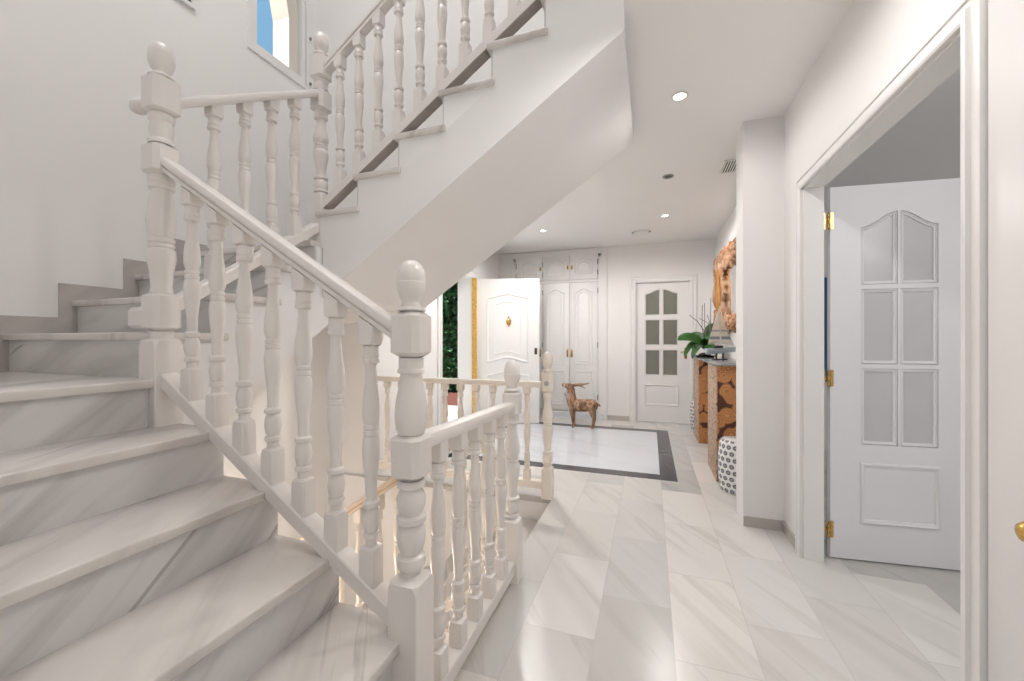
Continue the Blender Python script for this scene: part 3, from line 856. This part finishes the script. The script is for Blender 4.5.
# rail ends returning past the middle newel
bm = B(); rr = B(); lathe(rr, [(.0, -.125), (.020, -.117), (.030, -.095), (.030, -.075), (.022, -.058), (.018, 0)], 0, 0, 14)
merge(bm, rr, Matrix.Translation((CX - h, CY, 2.12)) @ Matrix.Rotation(PI / 2, 4, 'Y'))
obj('rail_end', rel(bm, bs), M['lacquer'], bs)
bm = B(); bbox_bevel(bm, (CX - h - .115, CY - .03, 1.245), (CX - h + .002, CY + .03, 1.33), .014, 1)
obj('rail_end', rel(bm, bs), M['lacquer'], bs)

def BCOMMON(): pass
# guard between the foot of the stairs and the stairs going down
gb = thing('guard_balustrade', 'short level white balustrade between the foot of the stairs and the way down', 'balustrade', (BX, 1.45, 0))
NBT = [(r * 1.5, z / .60) for r, z in BAL]
newel(gb, BX, BY, [('p', 0, .315), ('l', .30, .83, NBT), ('b', .822, .952), ('f', .948, .155, .98)], s=.084)
rail('handrail', gb, (AX + .004, AY + h, .878), (BX, BY - .042, .852), SHORT)
rail('bottom_rail', gb, (AX + .004, AY + h, .055), (BX, BY - .042, .055), FOOT)
for k in range(5):
    y = 1.147 + .144 * k
    baluster(gb, AX + .004 + (BX - AX) * (y - AY) / (BY - AY), y, .109, .880 - .030 * (y - AY), 0, 0, .10)
# balustrade of the stairs going down
lb = thing('descending_balustrade', 'cream balustrade with tan handrail sloping down beside the lower stairs', 'balustrade', (-1.6, BY, -.6))
rail('handrail', lb, (BX - .042, BY, .815), (-2.45, BY, .815 - .665 * (2.45 + BX - .042)), HAND, M['lacquer_tan'])
rail('bottom_rail', lb, (BX - .042, BY, -.02), (-2.45, BY, -.02 - .665 * (2.45 + BX - .042)), FOOT, M['cream'])
for k in range(13):
    x = -.80 - .132 * k
    z = -.665 * (-x + BX - .042)
    baluster(lb, x, BY, z + .034, z + .817, .665, 0, .11, M['cream'])
# guard along the far side of the opening
eb = thing('far_balustrade', 'cream level balustrade on the far side of the stair opening, before the front door', 'balustrade', (EX, EY, 0))
newel(eb, EX, EY, [('p', 0, .245), ('l', .23, .81, NBT), ('b', .80, .972), ('f', .966, .148, .95)], M['cream'], s=.082)
rail('handrail', eb, (EX - .041, EY, .842), (XH, EY, .842), SHORT, M['cream'])
rail('bottom_rail', eb, (EX - .041, EY, .070), (XH, EY, .070), FOOT, M['cream'])
for k in range(10):
    baluster(eb, -.901 - .143 * k, EY, .124, .844, 0, 0, .09, M['cream'])
bm = B(); 
tt = B(); lathe(tt, [(.020, 0), (.018, .004), (0, .005)], 0, 0, 16); merge(bm, tt, Matrix.Translation((EX, EY - .041, .875)) @ Matrix.Rotation(PI / 2, 4, 'X'))
o = obj('plug', rel(bm, eb), plain('grey_filler', (.42, .39, .36), .6, .1), eb); o['label'] = 'round grey plug on the newel block'

# ------------------------------------------------------------------ ceiling fittings
emit, nt, b = new_mat('lamp_glow')
b.inputs['Emission Color'].default_value = (1, .95, .86, 1); b.inputs['Emission Strength'].default_value = 14
def downlight(x, y, label, on=True, group=None, power=14):
    t = thing('recessed_downlight', label, 'downlight', (x, y, CZ), 0, group)
    bm = B(); lathe(bm, [(.032, -.001), (.034, -.007), (.044, -.008), (.047, -.003), (.047, 0)], 0, 0, 24, False)
    obj('trim_ring', bm, M['joinery'] if on else M['steel'], t)
    bm = B(); lathe(bm, [(.033, -.002), (.028, -.0035), (0, -.0045)], 0, 0, 20)
    obj('lamp_lens', bm, emit if on else M['iron'], t)
    if on:
        l = bpy.data.lights.new('downlight_beam', 'SPOT'); l.energy = power; l.spot_size = R(176); l.spot_blend = .5; l.color = (1, .965, .935); l.shadow_soft_size = .05
        lo = bpy.data.objects.new('downlight_beam', l); C.objects.link(lo); lo.parent = t; lo.location = (0, 0, -.02)
    return t
downlight(.164, 2.50, 'lit recessed downlight nearest the camera, largest in the passage ceiling')
downlight(.15, 3.69, 'unlit dark recessed downlight beside the ceiling air grille', False)
downlight(.164, 4.83, 'lit recessed downlight near the round ceiling vent', power=46)
for (hx, hy, lb_) in ((.17, 1.35, 'added unseen downlight in the passage ceiling above the camera'), (.17, .1, 'added unseen downlight in the passage ceiling behind the camera'), (-1.35, 3.95, 'added downlight hidden behind the sloping stair soffit')):  # unseen downlights added to brighten the passage and hall
    downlight(hx, hy, lb_, power=108 if hy > 3 else (32 if hy > 1 else 10))
downlight(-1.30, 4.98, 'lit recessed downlight above the wardrobe, beside the sloping stair soffit', power=24)
gv = thing('air_grille', 'square slatted air grille in the ceiling by the white pier', 'vent', (.62, 3.64, CZ))
bm = B()
gw = .13
for a, c in (((-gw / 2, -gw, -.008), (gw / 2, -gw + .012, 0)), ((-gw / 2, gw - .012, -.008), (gw / 2, gw, 0)), ((-gw / 2, -gw, -.008), (-gw / 2 + .01, gw, 0)), ((gw / 2 - .01, -gw, -.008), (gw / 2, gw, 0))): box(bm, a, c)
obj('frame', bm, M['joinery'], gv)
bm = B(); box(bm, (-gw / 2, -gw, -.0015), (gw / 2, gw, -.0005)); obj('backing', bm, M['iron'], gv)
bm = B()
for k in range(6):
    x = -gw / 2 + .018 + k * .0185
    tt = B(); box(tt, (-.004, -gw + .008, -.0012), (.004, gw - .008, .0012)); merge(bm, tt, Matrix.Translation((x, 0, -.005)) @ Matrix.Rotation(.6, 4, 'Y'))
obj('slats', bm, M['joinery'], gv)
rv = thing('round_vent', 'round white ceiling vent with dark slot near the far wall', 'vent', (-.106, 5.47, CZ))
bm = B(); lathe(bm, [(.135, 0), (.135, -.006), (.12, -.012), (.115, -.006)], 0, 0, 32, False); obj('outer_ring', bm, M['joinery'], rv)
bm = B(); lathe(bm, [(.118, -.002), (.0, -.0025)], 0, 0, 32); obj('slot', bm, M['iron'], rv)
bm = B(); lathe(bm, [(.095, -.004), (.100, -.016), (.08, -.022), (0, -.024)], 0, 0, 32); obj('disc', bm, M['joinery'], rv)

# ------------------------------------------------------------------ console by the recess wall
cs = thing('console_table', 'console table of two log-slice pedestals under a grey glass top', 'console', (.70, 4.7, 0))
cx0, cx1 = .535, .845
def crel(bm): return rel(bm, cs)
for (y0, y1) in ((3.765, 4.30), (5.10, 5.62)):
    bm = B(); bbox_bevel(bm, (cx0 + .008, y0, .0), (cx1, y1, .985), .006)
    p = obj('pedestal', crel(bm), M['slices'], cs)
    bm = B(); bbox_bevel(bm, (cx0, y0 + .0, .0), (cx0 + .008, y1, .985), .003)
    f = obj('face_board', crel(bm), M['speckle'], p)
    f['label'] = 'pale speckled face board'
bm = B(); bbox_bevel(bm, (cx0 - .02, 3.70, .986), (cx1 + .005, 5.70, 1.004), .004); obj('glass_top', crel(bm), M['tabletop'], cs)

# patterned drum stools
def stool_mat():
    m, nt, b = new_mat('dotted_ceramic')
    uv = nt.nodes.new('ShaderNodeUVMap')
    mp = nt.nodes.new('ShaderNodeMapping'); mp.inputs['Scale'].default_value = (17, 8.5, 1); nt.links.new(uv.outputs[0], mp.inputs['Vector'])
    sp = nt.nodes.new('ShaderNodeSeparateXYZ'); nt.links.new(mp.outputs[0], sp.inputs[0])
    fl = N(nt, 'ShaderNodeMath', op='FLOOR'); nt.links.new(sp.outputs['Y'], fl.inputs[0])
    hf = N(nt, 'ShaderNodeMath', op='MULTIPLY'); hf.inputs[1].default_value = .5; nt.links.new(fl.outputs[0], hf.inputs[0])
    ad = N(nt, 'ShaderNodeMath', op='ADD'); nt.links.new(sp.outputs['X'], ad.inputs[0]); nt.links.new(hf.outputs[0], ad.inputs[1])
    def cell(s):
        fr = N(nt, 'ShaderNodeMath', op='FRACT'); nt.links.new(s, fr.inputs[0])
        sb = N(nt, 'ShaderNodeMath', op='SUBTRACT'); nt.links.new(fr.outputs[0], sb.inputs[0]); sb.inputs[1].default_value = .5
        return sb.outputs[0]
    cb = nt.nodes.new('ShaderNodeCombineXYZ'); nt.links.new(cell(ad.outputs[0]), cb.inputs[0]); nt.links.new(cell(sp.outputs['Y']), cb.inputs[1])
    ln = N(nt, 'ShaderNodeVectorMath', op='LENGTH'); nt.links.new(cb.outputs[0], ln.inputs[0])
    nt.links.new(ramp(nt, ln.outputs['Value'], [(0.0, (.50, .50, .51)), (0.14, (.32, .32, .34)), (0.22, (.14, .14, .16)), (0.33, (.17, .17, .19)), (0.38, (.84, .84, .84))]), b.inputs['Base Color'])
    b.inputs['Roughness'].default_value = .15
    return m
M['stool'] = stool_mat()
def drum(label, x, y, r, hgt):
    bm = B(); uvl = bm.loops.layers.uv.new('UVMap')
    prof = [(.80, 0), (.86, .02), (.93, .10), (.99, .30), (1.0, .5), (.99, .70), (.93, .90), (.86, .98), (.78, 1.0)]
    seg = 32; rings = []
    for rr, t in prof: rings.append([bm.verts.new((r * rr * math.cos(2 * PI * k / seg), r * rr * math.sin(2 * PI * k / seg), hgt * t)) for k in range(seg)])
    for i in range(len(prof) - 1):
        for k in range(seg):
            f = bm.faces.new((rings[i][k], rings[i][(k + 1) % seg], rings[i + 1][(k + 1) % seg], rings[i + 1][k])); f.smooth = True
            for lp, (u, t) in zip(f.loops, ((k, i), (k + 1, i), (k + 1, i + 1), (k, i + 1))): lp[uvl].uv = (u / seg, prof[t][1])
    bm.faces.new(list(reversed(rings[0]))); bm.faces.new(rings[-1])
    o = obj('drum_stool', bm, M['stool']); o.location = (x, y, 0)
    return lab(o, label, 'stool')
drum('white drum stool with dark dots in front of the nearer log pedestal', .658, 3.585, .138, .415)
drum('small dotted white drum stool at the far end of the console, by the glazed door', .63, 5.90, .115, .40)

# potted orchid on the console
M['leaf'] = plain('orchid_leaf', (.022, .10, .014), .3, .35, 9.0)
M['twig'] = plain('grey_twig', (.20, .17, .16), .7, .3, 20.0)
M['soil'] = plain('dark_bark', (.13, .09, .06), .9, .4, 30.0)
po = thing('potted_orchid', 'broad-leaved orchid with bare grey stems in a clear glass pot on the console', 'potted plant', (.615, 5.20, 1.004))
bm = B(); lathe(bm, [(0, 0), (.10, 0), (.118, .02), (.138, .09), (.145, .15), (.139, .15), (.132, .09), (.112, .024), (0, .012)], 0, 0, 28); obj('glass_pot', bm, M['clear'], po)
bm = B(); lathe(bm, [(0, .013), (.06, .016), (.07, .04), (.04, .055), (0, .06)], 0, 0, 20); obj('potting_bark', bm, M['soil'], po)
def leaf_mesh(pts, wmax, roll=0.0, name='leaf'):
    bm = B(); n = 12
    P = [Vector(p) for p in pts]
    def bez(t):
        q = [p.copy() for p in P]
        while len(q) > 1: q = [q[i].lerp(q[i + 1], t) for i in range(len(q) - 1)]
        return q[0]
    rows = []
    for k in range(n + 1):
        t = k / n; c = bez(t); tg = (bez(min(1, t + .01)) - bez(max(0, t - .01))).normalized()
        sd = tg.cross(Vector((0, 0, 1)));
        if sd.length < 1e-3: sd = Vector((0, 1, 0))
        sd.normalize(); sd = Matrix.Rotation(roll, 3, tg) @ sd; up = sd.cross(tg)
        w = wmax * (math.sin(PI * min(1, t * .86 + .10)) ** .7) * (1 if t < 1 else .15)
        if t > .93: w *= .55
        rows.append([bm.verts.new(c + sd * w * s + up * (abs(s) * w * .35)) for s in (-1, -.5, 0, .5, 1)])
    for a, b in zip(rows, rows[1:]):
        for i in range(4): f = bm.faces.new((a[i], a[i + 1], b[i + 1], b[i])); f.smooth = True
    o = obj(name, bm, M['leaf'], po)
    md = o.modifiers.new('t', 'SOLIDIFY'); md.thickness = .003
    return o
for pts, w, roll in (([(0, 0, .10), (-.10, -.02, .24), (-.22, -.04, .25), (-.30, -.05, .20)], .072, -.8),
               ([(0, 0, .10), (-.08, -.04, .22), (-.17, -.06, .16), (-.23, -.08, .0)], .045, -.6),
               ([(0, -.01, .10), (-.05, -.06, .20), (-.11, -.10, .13), (-.15, -.13, -.02)], .042, -.5),
               ([(0, 0, .10), (.0, -.10, .18), (.03, -.20, .14), (.10, -.26, .04)], .05, .6),
               ([(0, 0, .10), (-.02, .06, .26), (-.09, .10, .28), (-.18, .12, .24)], .055, -.8),
               ([(0, 0, .10), (.05, .02, .28), (.06, .04, .36), (.10, .05, .40)], .06, .3),
               ([(0, 0, .10), (-.03, -.06, .25), (.02, -.14, .27), (.06, -.18, .20)], .055, .7)):
    leaf_mesh(pts, w, roll)
for pts in ([(0, 0, .09), (-.03, 0, .35), (-.025, .01, .62)], [(0.02, 0, .09), (.0, .02, .4), (.0, .02, .64)], [(.03, 0, .09), (.06, 0, .42), (.065, 0, .70)],
            [(0, 0, .30), (-.08, -.02, .42), (-.17, -.03, .50)], [(.01, .01, .25), (.04, .01, .40), (-.06, .0, .46)], [(.02, 0, .2), (.07, .0, .34), (.03, .02, .50)]):
    bm = B(); tube(bm, pts, [.006, .005, .004], 6)
    obj('stem', bm, M['twig'], po)

# model sailboat
sb = thing('model_sailboat', 'small model sailboat with striped cream sails on the console, before the mirror', 'model boat', (.675, 4.50, 1.004), R(22))
M['hull'] = plain('pale_blue_hull', (.48, .55, .60), .3, .05); M['sail'] = plain('cream_sailcloth', (.80, .74, .66), .8, .04)
bm = B()
secs = []
for k in range(9):
    t = k / 8; x = -.15 + .31 * t; w = .045 * math.sin(PI * (.18 + .80 * t)) ** .8 if t < 1 else .002
    w = max(w, .002); zt = .115 + .02 * t * t; zb = .055 + .03 * t * t
    secs.append([bm.verts.new(p) for p in ((x, -w, zt), (x, -w * .8, (zt + zb) / 2), (x, 0, zb), (x, w * .8, (zt + zb) / 2), (x, w, zt))])
for a, b in zip(secs, secs[1:]):
    for i in range(4): bm.faces.new((a[i], a[i + 1], b[i + 1], b[i]))
    bm.faces.new((a[4], a[0], b[0], b[4]))
bm.faces.new(secs[0]); bm.faces.new(list(reversed(secs[-1])))
obj('hull', bm, M['hull'], sb)
bm = B(); bbox_bevel(bm, (-.08, -.03, .0), (.06, .03, .012), .003); box(bm, (-.05, -.006, .012), (-.035, .006, .075)); box(bm, (.02, -.006, .012), (.035, .006, .075)); obj('stand', bm, M['iron'], sb)
bm = B(); bbox_bevel(bm, (-.07, -.02, .115), (.02, .02, .145), .004); obj('cabin', bm, M['iron'], sb)
bm = B(); tube(bm, [(0, 0, .115), (0, 0, .56)], [.004, .002], 8); tube(bm, [(0, 0, .165), (-.13, 0, .16)], .003, 6); obj('mast', bm, M['cream'], sb)
def sail_m():
    m, nt, b = new_mat('striped_sailcloth')
    tc = nt.nodes.new('ShaderNodeTexCoord'); sp = nt.nodes.new('ShaderNodeSeparateXYZ'); nt.links.new(tc.outputs['Object'], sp.inputs[0])
    nt.links.new(ramp(nt, sp.outputs['Z'], [(.0, (.80, .74, .66)), (.205, (.80, .74, .66)), (.21, (.28, .31, .34)), (.235, (.28, .31, .34)), (.24, (.80, .74, .66)), (.285, (.80, .74, .66)), (.29, (.35, .37, .40)), (.30, (.35, .37, .40)), (.305, (.80, .74, .66))]), b.inputs['Base Color'])
    b.inputs['Roughness'].default_value = .8
    return m
sm = sail_m()
for nm, tri in (('mainsail', [(-.006, .17), (-.125, .168), (-.006, .55)]), ('jib', [(.008, .50), (.145, .14), (.012, .165)])):
    bm = B(); n = 8
    a, b_, c = [Vector(p) for p in tri]
    grid = []
    for i in range(n + 1):
        row = []
        for j in range(n + 1 - i):
            p = a + (b_ - a) * (i / n) + (c - a) * (j / n)
            row.append(bm.verts.new((p.x, .018 * math.sin(PI * i / n) * (1 - j / n), p.y)))
        grid.append(row)
    for i in range(n):
        for j in range(n - i):
            bm.faces.new((grid[i][j], grid[i + 1][j], grid[i][j + 1]))
            if j < n - i - 1: bm.faces.new((grid[i + 1][j], grid[i + 1][j + 1], grid[i][j + 1]))
    o = obj(nm, bm, sm, sb); md = o.modifiers.new('t', 'SOLIDIFY'); md.thickness = .002

# driftwood mirror
mi = thing('driftwood_mirror', 'wall mirror in a rugged carved driftwood frame above the console', 'mirror', (XA, 4.7, 1.28))
rng = random.Random(4)
bm = B()
def chunk(y, z, ly, lz, d0):
    t = bmesh.new(); bmesh.ops.create_icosphere(t, subdivisions=2, radius=1)
    for v in t.verts:
        q = v.co
        k = 1 + .28 * math.sin(q.y * 5.1 + y * 40) * math.cos(q.z * 4.3 + z * 31) + rng.uniform(-.10, .10)
        v.co = Vector((q.x * .032 * k, q.y * ly * k, q.z * lz * k))
    for f in t.faces: f.smooth = rng.random() < .5
    merge(bm, t, Matrix.Translation((XA - d0, y, z)) @ Matrix.Rotation(rng.uniform(-.6, .6), 4, 'X'))
my0, my1, mz0, mz1 = 3.60, 5.84, 1.29, 2.24
iy0, iy1, iz0, iz1 = 4.25, 5.05, 1.50, 2.0
for _ in range(330):
    side = rng.choice('LLLRRTTBB')
    if side == 'L': y = rng.uniform(iy1 + .12, my1 - .06); z = rng.uniform(mz0 + .06, mz1 - .10); ly, lz = rng.uniform(.025, .06), rng.uniform(.06, .15)
    elif side == 'R': y = rng.uniform(my0 + .06, iy0 - .14); z = rng.uniform(mz0 + .06, mz1 - .06); ly, lz = rng.uniform(.025, .06), rng.uniform(.06, .15)
    elif side == 'T': y = rng.uniform(my0, my1 - .1); z = rng.uniform(iz1 + .05, mz1 - .04); ly, lz = rng.uniform(.07, .14), rng.uniform(.022, .05)
    else: y = rng.uniform(my0, my1 - .1); z = rng.uniform(mz0 + .03, iz0 - .05); ly, lz = rng.uniform(.07, .14), rng.uniform(.022, .05)
    chunk(y, z, ly, lz, rng.uniform(.035, .06))
obj('frame', rel(bm, mi), M['drift'], mi)
bm = B()
for (ya, za, yb, zb, w) in ((5.36, 2.06, 5.28, 1.36, .075),):
    t = bmesh.new(); bmesh.ops.create_icosphere(t, subdivisions=3, radius=1)
    for v in t.verts:
        q = v.co; k = 1 + .18 * math.sin(q.z * 7 + w * 90) + .08 * math.sin(q.y * 9 + q.z * 5)
        v.co = Vector((q.x * .02, q.y * w * k * (1.25 + .6 * q.z), q.z * (za - zb) / 2))
    for f in t.faces: f.smooth = True
    merge(bm, t, Matrix.Translation((XA - .085, (ya + yb) / 2, (za + zb) / 2)) @ Matrix.Rotation(-.08, 4, 'X'))
pk = obj('plank', rel(bm, mi), driftwood('orange_root_wood', [(.22, .08, .02), (.46, .19, .03), (.56, .26, .05), (.66, .36, .12)], 7.0), mi)
pk['label'] = 'smooth orange root plank'
bm = B(); box(bm, (XA - .03, iy0 - .1, iz0 - .1), (XA - .02, iy1 + .1, iz1 + .1)); obj('mirror_glass', rel(bm, mi), M['mirror'], mi)
bm = B(); box(bm, (XA - .02, my0 + .1, mz0 + .08), (XA - .002, my1 - .1, mz1 - .08)); obj('backing_board', rel(bm, mi), M['drift'], mi)

# ------------------------------------------------------------------ goat figure (bound wood), facing the stairs
gt = thing('goat_figure', 'life-like goat figure of bound wood with swept-back horns before the wardrobe', 'figurine', (-.875, 5.50, 0))
bm = B()
def limb(pts): tube(bm, [p for p, r in pts], [r for p, r in pts], 14)
def ball(c, r, sc=(1, 1, 1)):
    t = bmesh.new(); bmesh.ops.create_icosphere(t, subdivisions=3, radius=r)
    merge(bm, t, Matrix.Translation(c) @ Matrix.Diagonal((*sc, 1)))
limb([((-.19, 0, .33), .045), ((-.15, 0, .325), .078), ((-.06, 0, .305), .086), ((.05, 0, .308), .084), ((.13, 0, .318), .082), ((.18, 0, .322), .055), ((.20, 0, .325), .02)])
limb([((-.13, 0, .31), .078), ((-.160, 0, .40), .072), ((-.165, 0, .48), .062), ((-.160, 0, .545), .052)])
limb([((-.13, 0, .555), .03), ((-.165, 0, .560), .044), ((-.215, 0, .570), .040), ((-.265, 0, .580), .028), ((-.295, 0, .583), .018)])
ball((-.14, 0, .32), .082, (.8, 1, 1.1)); ball((.14, 0, .31), .084, (.8, .95, 1.0))
limb([((.19, 0, .345), .016), ((.225, 0, .325), .014), ((.245, 0, .290), .006)])
for s in (-1, 1):
    limb([((-.145, .035 * s, .31), .042), ((-.140, .048 * s, .22), .034), ((-.128, .05 * s, .13), .021), ((-.124, .05 * s, .035), .017), ((-.130, .05 * s, .0), .022)])
    limb([((.135, .035 * s, .30), .055), ((.135, .048 * s, .22), .042), ((.158, .05 * s, .135), .022), ((.140, .05 * s, .035), .017), ((.134, .05 * s, .0), .022)])
body = obj('body', bm, M['straw'], gt)
md = body.modifiers.new('union', 'REMESH'); md.mode = 'VOXEL'; md.voxel_size = .009; md.use_smooth_shade = True
md = body.modifiers.new('soft', 'SMOOTH'); md.iterations = 4
for s in (-1, 1):
    bm = B(); tube(bm, [(-.165, .020 * s, .565), (-.10, .03 * s, .585), (-.01, .045 * s, .592), (.085, .06 * s, .612)], [.022, .019, .013, .005], 8)
    if s < 0: tube(bm, [(-.06, .035 * s, .588), (.0, .05 * s, .570), (.05, .055 * s, .545)], [.014, .010, .004], 8)
    obj('horn', bm, M['straw'], gt)
    bm = B(); tube(bm, [(-.20, .03 * s, .54), (-.195, .06 * s, .525), (-.19, .085 * s, .495)], [.010, .016, .004], 8); obj('ear', bm, M['straw'], gt)
M['scarf'] = plain('grey_lilac_bow', (.42, .36, .38), .8, .3, 30.0)
bm = B()
for k, (a, b) in enumerate((((-.215, -.02, .49), (-.235, -.035, .42)), ((-.22, .02, .48), (-.225, .03, .40)), ((-.20, -.045, .47), (-.20, -.05, .37)))):
    tube(bm, [a, [(x + y) / 2 for x, y in zip(a, b)], b], [.016, .032, .008], 8)
tube(bm, [(-.178 + .052 * math.cos(t), .052 * math.sin(t), .455 + .01 * math.cos(t)) for t in [2 * PI * k / 16 for k in range(17)]], .013, 8)
obj('neck_bow', bm, M['scarf'], gt)
bm = B()
for s in (-1, 1): 
    t = bmesh.new(); bmesh.ops.create_icosphere(t, subdivisions=2, radius=.007); merge(bm, t, Matrix.Translation((-.225, .030 * s, .580)))
obj('eyes', bm, M['iron'], gt)

# ------------------------------------------------------------------ side room: blue hanging seen through the hinge gap
bh = lab(obj('wall_hanging', boxes(((1.62, 5.16, .76), (2.05, 5.198, 1.88))), plain('blue_canvas', (.02, .13, .28), .7, .15)), 'dark blue hanging glimpsed through the hinge gap of the open glazed door', 'wall hanging')

# picture on the stair wall, its lower corner at the top of the photograph
pf = thing('picture_frame', 'white framed picture high on the stair wall, only its lower corner in the photo', 'picture', (XL, 1.40, 3.38))
bm = B()
for a, c in (((0, -.42, 0), (.022, .40, .025)), ((0, -.42, .825), (.022, .40, .85)), ((0, -.42, .025), (.022, -.395, .825)), ((0, .375, .025), (.022, .40, .825))): box(bm, a, c)
obj('frame', bm, M['joinery'], pf)
bm = B(); box(bm, (0, -.395, .025), (.010, .375, .825)); obj('print', bm, M['iron'], pf)

# ------------------------------------------------------------------ outdoors
struct('floor_porch', boxes(((-5.6, 3.3, -.15), (XH - .3, 6.7, -.02)), ((XH - .3, dy0, -.2), (XH, dy1, 0))), M['entry'])
struct('ceiling_porch_shade', boxes(((-3.30, 3.2, 2.45), (XH - .3, 6.9, 2.60))), M['whiteext'])  # porch roof slab added and sized to keep sun out of the doorway
# terrace arch above the porch
bm = B()
ay, aR, azs = 2.38, .88, 4.68
x0, x1 = -3.90, -3.67
box(bm, (x0, ay + aR, 2.6), (x1, 6.5, 6.4)); box(bm, (x0, .2, 2.6), (x1, ay - aR, 6.4))
n = 24
for k in range(n):
    a = ay - aR + 2 * aR * k / n; b = ay - aR + 2 * aR * (k + 1) / n
    za = azs + math.sqrt(max(0, aR * aR - (a - ay) ** 2)); zb = azs + math.sqrt(max(0, aR * aR - (b - ay) ** 2))
    prism(bm, [(a, za), (b, zb), (b, 6.4), (a, 6.4)], x0, x1, 'x')
struct('wall_terrace', bm, M['peach'])
M['grass'] = plain('lawn_grass', (.05, .11, .03), .9, .4, 20.0)
struct('floor_garden', boxes(((-30, 2.0, -.40), (-2.9, 30, -.25))), M['grass'])
M['terracotta'] = plain('terracotta_paving', (.14, .050, .040), .8, .2, 8.0)
struct('floor_path', boxes(((-9.0, 7.6, -.25), (-2.9, 9.6, -.20))), M['terracotta'])
M['hedge'] = plain('hedge_leaf', (.09, .22, .11), .6, .6, 6.0)
M['bark'] = plain('red_brown_bark', (.20, .09, .05), .9, .3, 10.0)
def conifer(x, y, hgt, r, seed, label):
    g = random.Random(seed)
    t = thing('garden_conifer', label, 'tree', (x, y, -.25), 0, None)
    bm = B(); tube(bm, [(0, 0, 0), (.05, 0, hgt * .5), (0, .03, hgt * .95)], [.12, .08, .02], 8)
    obj('trunk', bm, M['bark'], t)
    bm = B()
    for _ in range(7000):
        z = hgt * (g.random() ** .9); rr = r * (1 - .55 * (z / hgt)) * math.sqrt(g.random()) if z > .15 else r * .8 * g.random()
        a = g.uniform(0, 2 * PI); c = Vector((rr * math.cos(a), rr * math.sin(a), max(.05, z)))
        d = Vector((math.cos(a), math.sin(a), g.uniform(-.3, .9))).normalized() * g.uniform(.14, .26)
        s = d.cross(Vector((g.uniform(-1, 1), g.uniform(-1, 1), 1))).normalized() * g.uniform(.045, .085)
        bm.faces.new([bm.verts.new(c - s), bm.verts.new(c + d * .5 - s * .6 + Vector((0, 0, .02))), bm.verts.new(c + d), bm.verts.new(c + s)])
    obj('foliage', bm, M['hedge'], t)
conifer(-5.6, 10.4, 4.6, 1.0, 1, 'tall green conifer in the garden, framed by the open front door')
conifer(-8.2, 12.2, 5.2, 1.2, 2, 'green conifer behind the nearer one, deeper in the garden outside the door')
